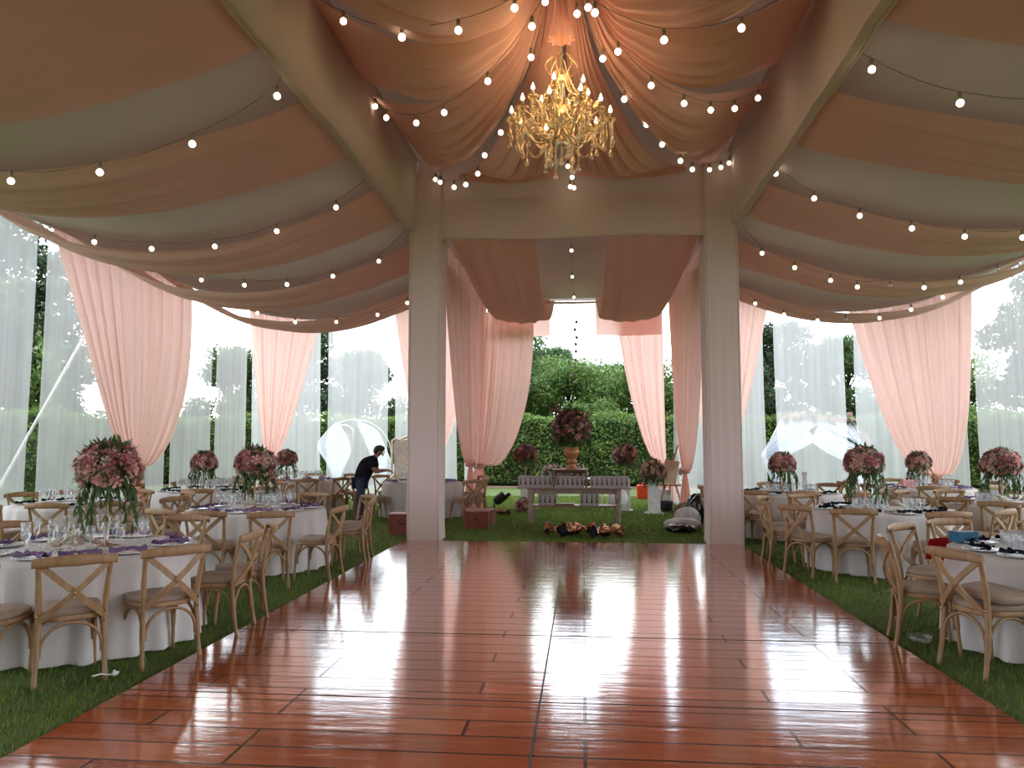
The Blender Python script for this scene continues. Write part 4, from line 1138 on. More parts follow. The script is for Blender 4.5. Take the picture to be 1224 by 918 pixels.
low_cluster((5.95, 11.75, .771), 'low greenery cluster on the right outer table', 3, 6, .09)
low_cluster((3.95, 10.3, .771), 'low flower cluster on the second right aisle table', 4, 6, .08)

# extra items on/near tables
m_ = MB(); m_.box((0, 0, .045), (.2, .13, .09), bev=.006); m_.box((0, 0, .092), (.202, .132, .006)); o = m_.build('gift_box', M['blue'], loc=(3.36, 7.26, .777)); o.rotation_euler = (0, 0, .2); tag(o, 'bright blue flat box on the nearest right table', 'box')
m_ = MB(); m_.grid(lambda u, v: (.20 * math.cos(u * 2 * PI) * (1 - .25 * v) * (1 + .12 * math.sin(u * 14)), .13 * math.sin(u * 2 * PI) * (1 - .25 * v) * (1 + .1 * math.sin(u * 9)), .34 * v + .02 * math.sin(u * 11) * v), 40, 8, True)
m_.ball((0, 0, .33), .15, 12, 6, (1, .7, .2))
o = m_.build('red_bag', M['red'], loc=(3.62, 9.0, .0)); tag(o, 'red cloth bag seen behind the chairs of the nearest right table', 'bag'); o.location = (3.52, 8.06, .517); o.scale = (.75, .75, .55)
m_ = MB(); m_.box((0, 0, .08), (.22, .12, .16), bev=.01); m_.tube([(-.05, 0, .16), (-.04, 0, .22), (.04, 0, .22), (.05, 0, .16)], .005, 5); o = m_.build('pink_bag', M['pinkbox'], loc=(6.35, 15.9, .771)); tag(o, 'small pink gift bag on the far right table', 'bag')
m_ = MB(); m_.lathe([(0, 0), (.055, 0), (.055, .01), (.045, .02), (.05, .36), (.047, .36), (.042, .03), (0, .025)], (0, 0, 0), 18); tag(m_.build('glass_vase', M['glass'], loc=(4.0, 14.5, .771)), 'tall clear cylinder vase on the third right aisle table', 'vase')
m_ = MB(); slab(m_, seat_outline(.92), 0, .05, .012, .01); o = m_.build('loose_cushion', M['cushion'], loc=(2.98, 6.02, .535)); o.rotation_euler = (0, D2R(7), D2R(-60)); tag(o, 'loose tilted seat cushion lying on the nearest right chair', 'cushion')
# discarded round plastic lid on the grass right
m_ = MB(); m_.lathe([(0, .01), (.07, .012), (.085, .03), (.09, .055), (.088, .055), (.083, .028), (.068, .006), (0, .004)], (0, 0, 0), 20); o = m_.build('clear_bowl', M['glass'], loc=(2.52, 6.3, .02)); o.location = (2.75, 6.75, .02); tag(o, 'clear plastic bowl lying on the grass by the right chairs', 'bowl')
m_ = MB(); m_.tube(catm([(0, 0, .02), (.05, .03, .03), (.12, .02, .03), (.16, .06, .04)]), .006, 5); m_.ball((.15, .03, .04), .02, 6, 5, jit=.3); o = m_.build('ribbon_scrap', M['white'], loc=(-3.40, 5.18, .02)); tag(o, 'scrap of white ribbon on the grass under a left chair', 'ribbon')

# ------------------------------------------------------------------ favour table
o = empty('console_table', (-.19, 16.2, 0)); tag(o, 'whitewashed wooden console table with turned legs on the lawn', 'table')
m_ = MB(); m_.box((0, 0, .735), (2.34, .62, .035), bev=.008); m_.build('tabletop', M['whitewash'], o)
m_ = MB(); m_.box((0, -.22, .665), (1.8, .022, .10)); m_.box((0, .22, .665), (1.8, .022, .10)); m_.build('apron', M['whitewash'], o)
m_ = MB(); m_.box((0, 0, .36), (1.78, .46, .035), bev=.005); m_.build('shelf', M['oldwood'], o)
for sx in (-.9, .9):
    for sy in (-.2, .2):
        m_ = MB(); m_.box((sx, sy, .60), (.11, .11, .235), bev=.006); m_.box((sx, sy, .365), (.10, .10, .09), bev=.006)
        m_.lathe([(.035, .0), (.045, .015), (.045, .04), (.03, .055), (.042, .08), (.055, .22), (.06, .28), (.045, .31), (.055, .32)], (sx, sy, 0), 14)
        m_.lathe([(.05, .41), (.04, .43), (.055, .45), (.05, .48), (.045, .485)], (sx, sy, 0), 14); m_.build('leg', M['whitewash'], o)
# riser
o = empty('wooden_riser', (-.27, 16.04, .7525)); tag(o, 'dark wooden box riser in the middle of the console table', 'riser')
m_ = MB(); m_.box((0, 0, .355), (.74, .30, .03), bev=.005); m_.build('top', M['oldwood'], o)
for sx in (-.33, .33):
    m_ = MB(); m_.box((sx, 0, .17), (.045, .28, .34), bev=.004); m_.build('side_panel', M['oldwood'], o)
m_ = MB(); m_.box((0, .14, .31), (.62, .02, .06)); m_.build('apron', M['oldwood'], o)
# urn with bouquet
o = empty('urn', (-.24, 16.1, 1.1225)); tag(o, 'copper coloured footed urn on the riser holding the tallest bouquet', 'vase')
m_ = MB(); m_.lathe([(0, 0), (.12, 0), (.125, .02), (.08, .05), (.07, .09), (.10, .13), (.13, .15), (.10, .17), (.075, .19), (.11, .23), (.155, .30), (.165, .36), (.15, .42), (.17, .45), (.15, .45), (.13, .41), (0, .40)], (0, 0, 0), 22); m_.build('body', M['terracotta'], o)
arrangement((-.24, 16.1, 1.57), 'tallest pink and plum bouquet in the urn on the console table', R=.41, zc=.38, seed=11, stand_h=None, trail=.18, nb=130, rb=(.04, .07), plum=.38, cream=.14, squash=1.0)
tw = MB(); r_ = random.Random(5)
for i in range(16):
    a = r_.uniform(0, 6.3); l_ = r_.uniform(.35, .6); p0 = Vector((.12 * math.cos(a), .12 * math.sin(a), .35)); p1 = p0 + Vector((.35 * math.cos(a), .25 * math.sin(a), l_)); tw.tube([p0, p0.lerp(p1, .5), p1], .004, 4)
    for j in range(12): leaf(tw, p0.lerp(p1, r_.uniform(.4, 1)), (r_.uniform(-1, 1), r_.uniform(-1, 1), r_.uniform(0, 1)), .09, .03, .3)
big = [ob for ob in sc.objects if ob.get('label', '').startswith('tallest pink')][0]
tw.build('sprigs', M['rose_dark'], big)
# gift boxes: white paper boxes with a black dress-shaped figure
def gift_proto():
    o = empty('favour_box'); m_ = MB(); m_.box((0, 0, .115), (.094, .07, .23), bev=.003); m_.build('body', M['boxpaper'], o)
    m_ = MB()
    y = -.0362
    m_.add([(-.022, y, .05), (.022, y, .05), (.008, y, .12), (.012, y, .15), (-.012, y, .15), (-.008, y, .12), (-.022, y - .002, .05), (.022, y - .002, .05), (.008, y - .002, .12), (.012, y - .002, .15), (-.012, y - .002, .15), (-.008, y - .002, .12)],
           [(6, 7, 8, 11), (11, 8, 9, 10), (0, 6, 11, 5), (1, 2, 8, 7), (0, 1, 7, 6), (5, 11, 10, 4), (2, 3, 9, 8), (4, 10, 9, 3)], False)
    m_.build('dark_figure', M['black'], o)
    m_ = MB(); m_.box((0, y, .175), (.02, .003, .03)); m_.build('ribbon', M['black'], o)
    return o
gp = gift_proto(); index_kids()
cnt = 0
posx = [(-1.29 + i * .1015, 'left of the riser', 0) for i in range(7)] + [(-.512 + i * .097, 'under the riser', 1) for i in range(6)] + [(.18 + i * .1, 'right of the riser', 2) for i in range(8)]
for x, wh, gi in posx:
    c_ = gp if cnt == 0 else copy_tree(gp); cnt += 1
    yy = 15.98
    c_.location = (x, yy, .7525); tag(c_, 'white favour box with black figure in the table-top row', 'gift box', 'favour boxes on the table top')
for x0, wh in ((-.89, 'left'), (-.03, 'right')):
    for i in range(4):
        c_ = copy_tree(gp); c_.location = (x0 + i * .1, 16.05, .3775); tag(c_, 'white favour box with black figure on the lower shelf, %s group' % wh, 'gift box', 'favour boxes on the lower shelf, %s group' % wh)
m_ = MB(); m_.box((0, 0, .02), (.42, .25, .04), bev=.006); tag(m_.build('wooden_tray', M['oldwood'], loc=(-.4, 16.1, .3775)), 'small brown tray between shelf boxes', 'tray')
# copper foil pieces on the lawn in front
def foil(loc, rz, s, label, mouth=True):
    o = empty('copper_vase', loc, rz); tag(o, label, 'vase'); r_ = random.Random(int(s * 1000) + int(loc[0] * 77)); m_ = MB()
    def fn(u, v):
        P_ = [.11, .085, .05, .04, .07, .10, .11]; t = v * 6; i = min(5, int(t)); r = P_[i] + (P_[i + 1] - P_[i]) * (t - i)
        r *= 1 + .16 * math.sin(u * 25 + v * 9) + .08 * math.sin(u * 50)
        a = u * 2 * PI; return (.36 * (v - .5) * s, r * math.cos(a) * s, r * math.sin(a) * s + .12 * s)
    m_.grid(fn, 40, 14, True, False); m_.build('body', M['copper'], o)
    m_ = MB(); m_.lathe([(0, 0), (.098 * s, 0)], (0, 0, 0), 18, Matrix.Translation((-.165 * s, 0, .12 * s)) @ Matrix.Rotation(PI / 2, 4, 'Y')); m_.build('mouth', M['black'], o)
    return o
foil((-.30, 13.72, .02), 1.2, 1.0, 'copper vase lying with dark mouth, left of the foil pile')
foil((.26, 13.62, .02), .9, .95, 'copper vase lying with dark mouth, right of the foil pile')
foil((-.52, 13.95, .02), 2.8, .9, 'crumpled copper vase at the left end of the pile')
foil((.02, 13.95, .02), .1, 1.0, 'crumpled copper vase in the middle of the pile')
foil((.55, 13.8, .02), -.3, .75, 'small copper vase at the right end of the pile')
for (x, y, tl, lb) in ((-.11, 14.1, .25, 'round copper dish leaning up behind the foil pile'), (.58, 14.0, -.35, 'copper dish standing at the right of the foil pile')):
    m_ = MB(); m_.lathe([(0, 0), (.035, .005), (.085, .02), (.10, .03), (.095, .03), (.035, .012), (0, .01)], (0, 0, 0), 20, Matrix.Translation((0, 0, .11)) @ Matrix.Rotation(PI / 2 - .3, 4, 'X') @ Matrix.Rotation(tl, 4, 'Y')); tag(m_.build('copper_dish', M['copper'], loc=(x, y, .01)), lb, 'dish')
# boxes
def tbox(loc, d, lb, rz=0):
    o = empty('storage_box', loc, rz); tag(o, lb, 'box'); m_ = MB(); m_.box((0, 0, d[2] / 2 - .02), (d[0], d[1], d[2] - .04), bev=.008); m_.build('body', M['crate'], o)
    m_ = MB(); m_.box((0, 0, d[2] - .025), (d[0] + .015, d[1] + .015, .05), bev=.006); m_.build('lid', M['crate'], o)
    m_ = MB(); m_.box((0, -d[1] / 2 - .004, d[2] * .55), (.10, .008, .03), bev=.003); m_.build('handle_slot', M['black'], o)
tbox((-3.28, 13.98, 0), (.48, .36, .38), 'reddish brown box on the grass left of the left pillar', .05)
tbox((-2.05, 14.98, 0), (.45, .34, .35), 'front reddish brown box right of the left pillar', .03)
tbox((-2.10, 15.62, 0), (.58, .45, .33), 'wider reddish brown box behind the other one', -.08)
# stage spotlight lying with gold blooms
o = empty('stage_light', (-2.1, 19.3, 0)); tag(o, 'black stage spotlight on a bracket on the lawn', 'spotlight')
m_ = MB(); m_.lathe([(.0, -.02), (.09, 0), (.12, .1), (.12, .30), (.13, .31), (.115, .32), (.0, .30)], (0, 0, 0), 18, Matrix.Translation((-.1, 0, .18)) @ Matrix.Rotation(.9, 4, 'Y')); m_.build('housing', M['black'], o)
m_ = MB(); m_.tube([(-.12, -.12, .02), (-.12, -.14, .2), (-.02, -.14, .26)], .012, 6); m_.tube([(-.12, .12, .02), (-.12, .14, .2), (-.02, .14, .26)], .012, 6); m_.box((-.12, 0, .012), (.05, .34, .02)); m_.build('bracket', M['black'], o)
m_ = MB(); m_.box((.22, 0, .36), (.09, .22, .16), Matrix.Rotation(.9, 4, 'Y'), .01); m_.build('barn_door', M['black'], o)
for i, (x, y) in enumerate(((-2.0, 17.85), (-1.78, 17.75))):
    foil((x, y, .01), .5 + i * 1.7, .62 - .05 * i, 'small copper vase lying near the stage light, %s one' % ('left', 'right')[i])
# pedestals with bouquets
def pedestal(x, y, h, lb, w_=.24):
    o = empty('pedestal', (x, y, 0)); tag(o, lb, 'pedestal'); m_ = MB(); m_.box((0, 0, h / 2), (w_, w_, h - .02), bev=.006); m_.build('column', M['white'], o)
    m_ = MB(); m_.box((0, 0, .012), (w_ + .16, w_ + .16, .024), bev=.004); m_.build('base_plate', M['white'], o)
pedestal(-1.42, 19.1, .78, 'white pedestal behind the left end of the console table')
pedestal(1.02, 19.3, .78, 'white pedestal behind the right end of the console table')
pedestal(1.66, 18.6, .80, 'white pedestal standing right of the console table', .27)
arrangement((-1.42, 19.1, .78), 'dusky rose ball bouquet behind the left end of console', R=.29, zc=.60, seed=12, stand_h=.5, trail=.25, nb=90, plum=.4, cream=.1, rb=(.04, .065))
arrangement((1.02, 19.3, .78), 'dusky rose ball bouquet behind the right end of console', R=.31, zc=.58, seed=13, stand_h=.5, trail=.25, nb=90, plum=.45, cream=.1, rb=(.04, .065))
arrangement((-1.42, 18.6, .75), 'low dusky bouquet just behind the left favour boxes', R=.22, zc=.10, seed=22, stand_h=None, trail=0, nb=50, plum=.35, cream=.2)
for ob in sc.objects:
    if ob.get('label', '').startswith('low dusky'): ob.location = (-1.42, 18.78, .03)
arrangement((1.66, 18.6, .80), 'loose pink, cream and green bouquet on the right pedestal', R=.32, zc=.18, seed=14, stand_h=None, trail=.22, nb=80, plum=.22, cream=.34, squash=.85)
# sweetheart table behind the console, white cloth
o = empty('small_table', (-.2, 20.4, 0)); tag(o, 'narrow white-draped table behind the console table', 'table')
m_ = MB(); m_.box((0, 0, .73), (1.5, .6, .03), bev=.01); m_.build('tabletop', M['white'], o)
for sx in (-.68, .68):
    for sy in (-.25, .25):
        m_ = MB(); m_.box((sx, sy, .36), (.04, .04, .715)); m_.build('leg', M['white'], o)
arrangement((-.8, 20.2, .745), 'low blush flower bed behind the favour boxes, left', R=.3, zc=.13, seed=15, stand_h=None, trail=0, nb=55, plum=.1, cream=.5, squash=.75)
arrangement((-.2, 20.35, .745), 'blush flower bed in the middle behind the urn', R=.30, zc=.13, seed=16, stand_h=None, trail=0, nb=50, plum=.12, cream=.5, squash=.8)
m_ = MB(); m_.ball((0, 0, .26), .26, 16, 10, (.95, .8, .98), jit=.03); tag(m_.build('pouf', M['white'], loc=(.80, 18.4, .1)), 'white puffy cushion on the lawn behind the console table', 'cushion')
m_ = MB(); m_.box((0, 0, .21), (.36, .30, .42), bev=.02); m_.tube([(-.1, 0, .42), (-.09, 0, .47), (.09, 0, .47), (.1, 0, .42)], .014, 6); tag(m_.build('plastic_crate', M['orange'], loc=(1.76, 23.3, 0)), 'bright orange-red plastic crate at the back lawn', 'crate')
# easel
o = empty('easel', (2.12, 19.4, 0)); tag(o, 'light wooden easel with a board, right of the lawn', 'easel')
for (a, b) in (((-.30, 0, 0), (.22, .06, 1.6)), ((.32, 0, 0), (-.02, .08, 1.25)), ((0, .55, 0), (.12, .08, 1.4))):
    m_ = MB(); m_.strip([a, Vector(a).lerp(Vector(b), .5), b], .035, .02, (1, 0, 0)); m_.build('leg', M['wood'], o)
m_ = MB(); m_.box((0, -.02, .62), (.62, .035, .04)); m_.build('ledge', M['wood'], o)
m_ = MB(); m_.box((.02, -.02, .95), (.36, .02, .58), Matrix.Rotation(.18, 4, 'Y') @ Matrix.Rotation(-.05, 4, 'X')); m_.build('board', M['wrapcream'], o)
m_ = MB(); m_.lathe([(0, .02), (.10, .02), (.14, .08), (.16, .22), (.17, .27), (.15, .27), (.13, .2), (0, .18)], (0, 0, 0), 18)
for a in range(3): m_.tube([(.12 * math.cos(a * 2.1), .12 * math.sin(a * 2.1), .08), (.15 * math.cos(a * 2.1), .15 * math.sin(a * 2.1), 0)], .014, 5)
tag(m_.build('black_pot', M['black'], loc=(1.98, 18.95, 0)), 'black cauldron-like pot on legs beside the right pedestal', 'pot')
m_ = MB(); m_.box((0, 0, .25), (.34, .26, .5), bev=.03); tag(m_.build('white_sack', M['whiteplastic'], loc=(2.05, 19.95, 0)), 'pale sack standing behind the black pot', 'sack')
# bundles by the right pillar
def bundle(loc, d, mat, lb, nm, seed):
    m_ = MB(); random.seed(seed)
    def fn(u, v):
        a = u * 2 * PI; p = PI * v; q = 1 + .10 * math.sin(a * 5 + v * 7 + seed) + .06 * math.sin(a * 11 + seed * 2)
        z = math.cos(p); s_ = math.sin(p) ** .7
        return (d[0] / 2 * s_ * math.cos(a) * q, d[1] / 2 * s_ * math.sin(a) * q, d[2] * (.5 + .5 * z * (1 if z > 0 else .98)) * (1 + .05 * math.sin(a * 3)))
    m_.grid(fn, 48, 18, True); o = m_.build(nm, mat, loc=loc); tag(o, lb, 'bundle'); return o
bundle((1.78, 14.55, .0), (.52, .34, .17), M['blackplastic'], 'black plastic bag on the grass beside the right pillar', 'plastic_bag', 1)
bundle((1.88, 14.98, .0), (.66, .4, .24), M['whiteplastic'], 'white folded cloth bundle behind the black bag', 'cloth_bundle', 2)
bundle((2.02, 15.4, .0), (.46, .36, .40), M['whiteplastic'], 'upper white cloth bundle nearest the pink curtain', 'cloth_bundle', 3)
bundle((2.25, 16.6, .0), (.7, .5, .40), M['brown'], 'brown blanket heap under the knotted pink curtain', 'blanket', 4)
bundle((2.28, 15.9, .0), (.40, .4, .62), M['blackplastic'], 'black bag leaning behind the right pillar', 'plastic_bag', 5)
# throne
def throne(loc, lb):
    o = empty('throne_chair', loc, .0); tag(o, lb, 'chair')
    def bk(u, v):
        x = (u - .5) * .74 * (1 - .08 * math.sin(v * PI)) ; z = .45 + 1.24 * v * (1 + .04 * math.sin(u * PI))
        cell = .11; dx = (x / cell + z / cell / 1.3); dy = (x / cell - z / cell / 1.3)
        t = abs(math.sin(dx * PI / 2 * 1.4) * math.sin(dy * PI / 2 * 1.4))
        return (x, .02 - .03 * t - .06 * math.cos((u - .5) * PI), z)
    m_ = MB(); m_.grid(bk, 40, 60); m_.box((0, .055, 1.06), (.66, .05, 1.2)); m_.build('tufted_back', M['tuft'], o)
    fr = [(-.36, 0, .4), (-.40, 0, .9), (-.385, 0, 1.5), (-.40, 0, 1.68), (-.33, 0, 1.76), (-.2, 0, 1.74), (0, 0, 1.82), (.2, 0, 1.74), (.33, 0, 1.76), (.40, 0, 1.68), (.385, 0, 1.5), (.40, 0, .9), (.36, 0, .4)]
    m_ = MB(); m_.tube(catm(fr), .03, 8); m_.build('gold_frame', M['gold'], o)
    m_ = MB(); m_.box((0, -.32, .42), (.72, .62, .16), bev=.04); m_.build('seat', M['tuft'], o)
    for sx in (-.34, .34):
        m_ = MB(); m_.tube(catm([(sx, -.02, .8), (sx, -.35, .74), (sx * 1.05, -.55, .68), (sx, -.58, .5)]), .028, 8); m_.build('armrest', M['gold'], o)
        for sy in (-.56, .0):
            m_ = MB(); m_.tube(catm([(sx, sy, .36), (sx * 1.08, sy, .2), (sx, sy, 0)]), [.035] * 4 + [.022] * 5, 8); m_.build('leg', M['gold'], o)
throne((-4.72, 20.4, 0), 'ivory tufted throne chair with gold frame left of the pillar')

# ------------------------------------------------------------------ outside: arches
def tubeobj(pts, r, nm, mat, par, n=8):
    m_ = MB(); m_.tube(pts, r, n); return m_.build(nm, mat, par)
o = empty('hexagonal_arch', (7.6, 26, 0)); tag(o, 'white hexagonal wedding arch with voile outside the right sheers', 'arch')
hx = [(-1.1, 0, 0), (-1.75, 0, 1.2), (-1.1, 0, 2.45), (1.1, 0, 2.45), (1.75, 0, 1.2), (1.1, 0, 0)]
for i in range(5):
    m_ = MB(); m_.tube([hx[i], hx[i + 1]], .03, 8); m_.build('frame_bar', M['white'], o)
def drape(P0, P1, Q0, Q1, sag, seed=0, nfold=5, amp=.05):
    # cloth between edge P0-P1 (start) and Q0-Q1 (end)
    P0, P1, Q0, Q1 = map(Vector, (P0, P1, Q0, Q1))
    def fn(u, v):
        a = P0.lerp(P1, u); b = Q0.lerp(Q1, u); q = a.lerp(b, v); q.z -= sag * 4 * v * (1 - v) * (.4 + .6 * u)
        q.y += amp * math.sin(u * nfold * 2 * PI + seed) * (.4 + .6 * math.sin(PI * v)); return q
    m_ = MB(); m_.grid(fn, 48, 30); return m_
drape((-1.1, -.05, 2.42), (.2, -.05, 2.42), (-1.78, -.05, 1.32), (-1.70, -.05, 1.12), .05, 0).build('voile_swag', M['voile'], o)
drape((-.5, -.08, 2.42), (-.05, -.08, 1.75), (-1.76, -.08, 1.28), (-1.72, -.08, 1.12), .12, 1).build('voile_swag', M['voile'], o)
drape((.1, -.06, 2.42), (-.2, -.06, 1.72), (1.78, -.06, 1.32), (1.70, -.06, 1.05), .25, 2).build('voile_swag', M['voile'], o)
drape((-.3, -.05, 2.42), (1.1, -.05, 2.42), (1.4, -.05, 1.7), (1.78, -.05, 1.2), .15, 2).build('voile_swag', M['voile'], o)
drape((-1.80, -.05, 1.25), (-1.62, -.05, 1.2), (-1.35, -.05, .05), (-.95, -.05, .05), .0, 3).build('voile_tail', M['voile'], o)
drape((1.80, -.05, 1.25), (1.62, -.05, 1.2), (1.35, -.05, .05), (.95, -.05, .05), .0, 3).build('voile_tail', M['voile'], o)
fg = MB(); r_ = random.Random(9)
for i in range(60):
    x = r_.uniform(-1.2, 1.7); z = 2.48 + r_.uniform(-.12, .15) if x < 1.1 else 2.45 - (x - 1.1) * 1.6 + r_.uniform(-.15, .1)
    bloom_obj('rose_cream' if i % 3 else 'rose_pink', (x, r_.uniform(-.15, .05), z), r_.uniform(.05, .09), (r_.uniform(-.4, .4), -1, .3), i, o)
    for j in range(3): leaf(fg, (x, -.05, z), (r_.uniform(-1, 1), -.5, r_.uniform(-1, 1)), .2, .05, .3)
fg.build('foliage', M['leaf'], o)
o = empty('round_arch', (-7.85, 26, 0)); tag(o, 'white round wedding arch with voile outside the left sheers', 'arch')
m_ = MB(); m_.tube([(1.3 * math.cos(a), 0, 1.25 + 1.22 * math.sin(a)) for a in [2 * PI * k / 48 for k in range(49)]], .016, 8, cap=False); m_.build('ring_frame', M['white'], o)
def voile2(pts0, pts1, nm):
    a = catm(pts0, 6); b = catm(pts1, 6)
    m_ = MB(); n = len(a) - 1
    def fn(u, v):
        i = v * n; k = min(n - 1, int(i)); t = i - k
        p = a[k].lerp(a[k + 1], t).lerp(b[k].lerp(b[k + 1], t), u); p = p.copy(); p.y += .05 * math.sin(u * 5 * 2 * PI) - .05; return p
    m_.grid(fn, 40, 40); m_.build(nm, M['voile'], o)
voile2([(-.62, 0, 2.38), (-1.0, 0, 2.05), (-1.30, 0, 1.55), (-.95, 0, .95), (-.70, 0, .4), (-.72, 0, .03)], [(-.60, 0, 2.38), (-.25, 0, 1.9), (-.10, 0, 1.4), (-.28, 0, .9), (-.5, 0, .4), (-.45, 0, .03)], 'voile_drape')
voile2([(.0, 0, 2.45), (.30, 0, 1.9), (.52, 0, 1.4), (.75, 0, .9), (1.0, 0, .55), (1.2, 0, .3)], [(.02, 0, 2.47), (.75, 0, 2.15), (1.05, 0, 1.65), (1.3, 0, 1.1), (1.6, 0, .65), (1.85, 0, .3)], 'voile_drape')
m_ = MB(); m_.tube([(-.33 + .33 * math.cos(a), -.12, 1.95 + .33 * math.sin(a)) for a in [2 * PI * k / 32 for k in range(33)]], .022, 6, cap=False); m_.tube([(-.33, -.12, 2.28), (-.33, -.12, 2.44)], .006, 4)
m_.tube([(-.60 + .54 * k / 16, -.12, 1.93 + .04 * math.sin(k * 1.7)) for k in range(17)], .014, 5); m_.tube([(-.52 + .38 * k / 12, -.12, 1.83 + .03 * math.sin(k * 2.1)) for k in range(13)], .010, 5)
o2 = m_.build('ring_sign', M['gold'], loc=(-7.85, 26, 0)); tag(o2, 'gold ring sign with lettering hanging in the round arch', 'sign')
# guy pole leaning outside the left wall
m_ = MB(); m_.tube([(-10.6, 12.6, 0), (-10.6, 16.0, 4.75)], .032, 8); tag(m_.build('guy_pole', M['white']), 'slanting white brace pole outside the left sheers', 'pole')
m_ = MB(); m_.box((0, 0, .1), (.2, 7.2, .2), bev=.02); tag(m_.build('base_beam', M['white'], loc=(-10.35, 10.4, 0)), 'white base beam on the ground along the left wall', 'beam')

# ------------------------------------------------------------------ outside: hedge, trees
def leafcloud(pts, nrm, size, name, mat, parent=None, aspect=.5):
    n = len(pts)
    a = rng.normal(size=(n, 3)) ; a /= np.linalg.norm(a, axis=1)[:, None]
    nn = nrm + .9 * rng.normal(size=(n, 3)); nn /= np.linalg.norm(nn, axis=1)[:, None]
    s_ = np.cross(a, nn); s_ /= np.linalg.norm(s_, axis=1)[:, None]; t_ = np.cross(nn, s_)
    sz = size * rng.uniform(.6, 1.3, n)[:, None]
    v = np.empty((n, 4, 3)); v[:, 0] = pts - t_ * sz; v[:, 1] = pts + s_ * sz * aspect; v[:, 2] = pts + t_ * sz; v[:, 3] = pts - s_ * sz * aspect
    me = bpy.data.meshes.new(name); me.vertices.add(n * 4); me.vertices.foreach_set('co', v.ravel()); me.loops.add(n * 4); me.loops.foreach_set('vertex_index', np.arange(n * 4, dtype=np.int32))
    me.polygons.add(n); me.polygons.foreach_set('loop_start', np.arange(0, n * 4, 4, dtype=np.int32)); me.polygons.foreach_set('loop_total', np.full(n, 4, dtype=np.int32)); me.update(); me.validate()
    me.materials.append(mat); o = bpy.data.objects.new(name, me); COL.objects.link(o)
    if parent: o.parent = parent
    return o
def hedge(x0, y0, x1, y1, h, thick, label, dens=1):
    a = Vector((x0, y0, 0)); b = Vector((x1, y1, 0)); c = (a + b) / 2; Ln = (b - a).length; d = (b - a).normalized(); nr = Vector((-d.y, d.x, 0))
    o = empty('hedge', c); tag(o, label, 'hedge')
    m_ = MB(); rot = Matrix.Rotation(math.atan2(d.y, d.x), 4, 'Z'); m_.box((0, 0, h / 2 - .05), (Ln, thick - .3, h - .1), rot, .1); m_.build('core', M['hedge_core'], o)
    n = int(Ln * h * 480 * dens); u = rng.uniform(-Ln / 2, Ln / 2, n); q = rng.random(n)
    top = q < .25
    z = np.where(top, h + .12 * np.sin(u * 1.7) + rng.normal(0, .07, n), rng.uniform(.15, h, n))
    f = np.where(top, rng.uniform(-thick / 2, thick / 2, n), np.where(rng.random(n) < .8, -thick / 2, thick / 2) + rng.normal(0, .09, n) + .12 * np.sin(u * 2.1 + z * 2.7))
    P_ = np.stack([d.x * u + nr.x * f, d.y * u + nr.y * f, z], 1); nm = np.stack([nr.x * f, nr.y * f, np.where(top, 1.0, .35)], 1); nm /= np.linalg.norm(nm, axis=1)[:, None]
    leafcloud(P_, nm, .07, 'foliage', M['hedge_leaf'], o)
hedge(-18, 30.3, 18, 30.3, 2.65, 1.0, 'long clipped green hedge across the back of the garden')
hedge(-17.5, 8, -17.5, 30, 2.65, 1.0, 'long green hedge seen through the left sheers', .5)
hedge(17.5, 30, 17.5, 14, 2.65, 1.0, 'long green hedge seen through the right sheers', .5)
m_ = MB(); m_.grid(lambda u, v: (-17 + 34 * u, 28.5 + 1.4 * v + .15 * math.sin(u * 40), .015), 80, 3); tag(m_.build('soil_bed', M['soil']), 'strip of bare soil at the foot of the back hedge', 'soil')

def tree_mesh(kind, h, R, n, seed, mat, nblob=26, trunk_r=.16, lsize=.14):
    r_ = np.random.default_rng(seed); root = empty(kind)
    m_ = MB(); top = h * .75
    tr = [(0.15 * math.sin(i * 1.3 + seed), .15 * math.cos(i * 1.7 + seed) - .15, top * i / 8) for i in range(9)]
    m_.tube(tr, [trunk_r * (1 - .08 * i) for i in range(9)], 8)
    blobs = []
    for i in range(nblob):
        a = r_.uniform(0, 2 * PI); zz = r_.uniform(.28, 1.0); rr = R * math.sqrt(max(.02, 1 - ((zz - .55) / .55) ** 2)) * r_.uniform(.2, .85)
        c = np.array([rr * math.cos(a), rr * math.sin(a), h * zz * .92]); blobs.append((c, R * r_.uniform(.26, .42)))
        m_.tube([(0, 0, min(top, c[2] * .7)), tuple(c * .5 + np.array([0, 0, c[2] * .35])), tuple(c)], [.05, .035, .012], 5)
    m_.build('trunk', M['bark'], root)
    P_ = []; Nn = []
    for c, br in blobs:
        k = n // nblob; d = r_.normal(size=(k, 3)); d /= np.linalg.norm(d, axis=1)[:, None]; rad = br * r_.uniform(.55, 1.08, k)[:, None]
        P_.append(c + d * rad * np.array([1, 1, .75])); Nn.append(d)
    leafcloud(np.concatenate(P_), np.concatenate(Nn), lsize, 'foliage', mat, root)
    return root
ta = tree_mesh('leafy_tree', 7.5, 2.6, 24000, 1, M['tree_leaf'], lsize=.10)
tb = tree_mesh('leafy_tree', 6.0, 2.9, 26000, 2, M['tree_leaf2'], lsize=.095)
tcn = tree_mesh('tall_tree', 13, 2.6, 15000, 3, M['pine_leaf'], nblob=34, trunk_r=.22, lsize=.15)
index_kids()
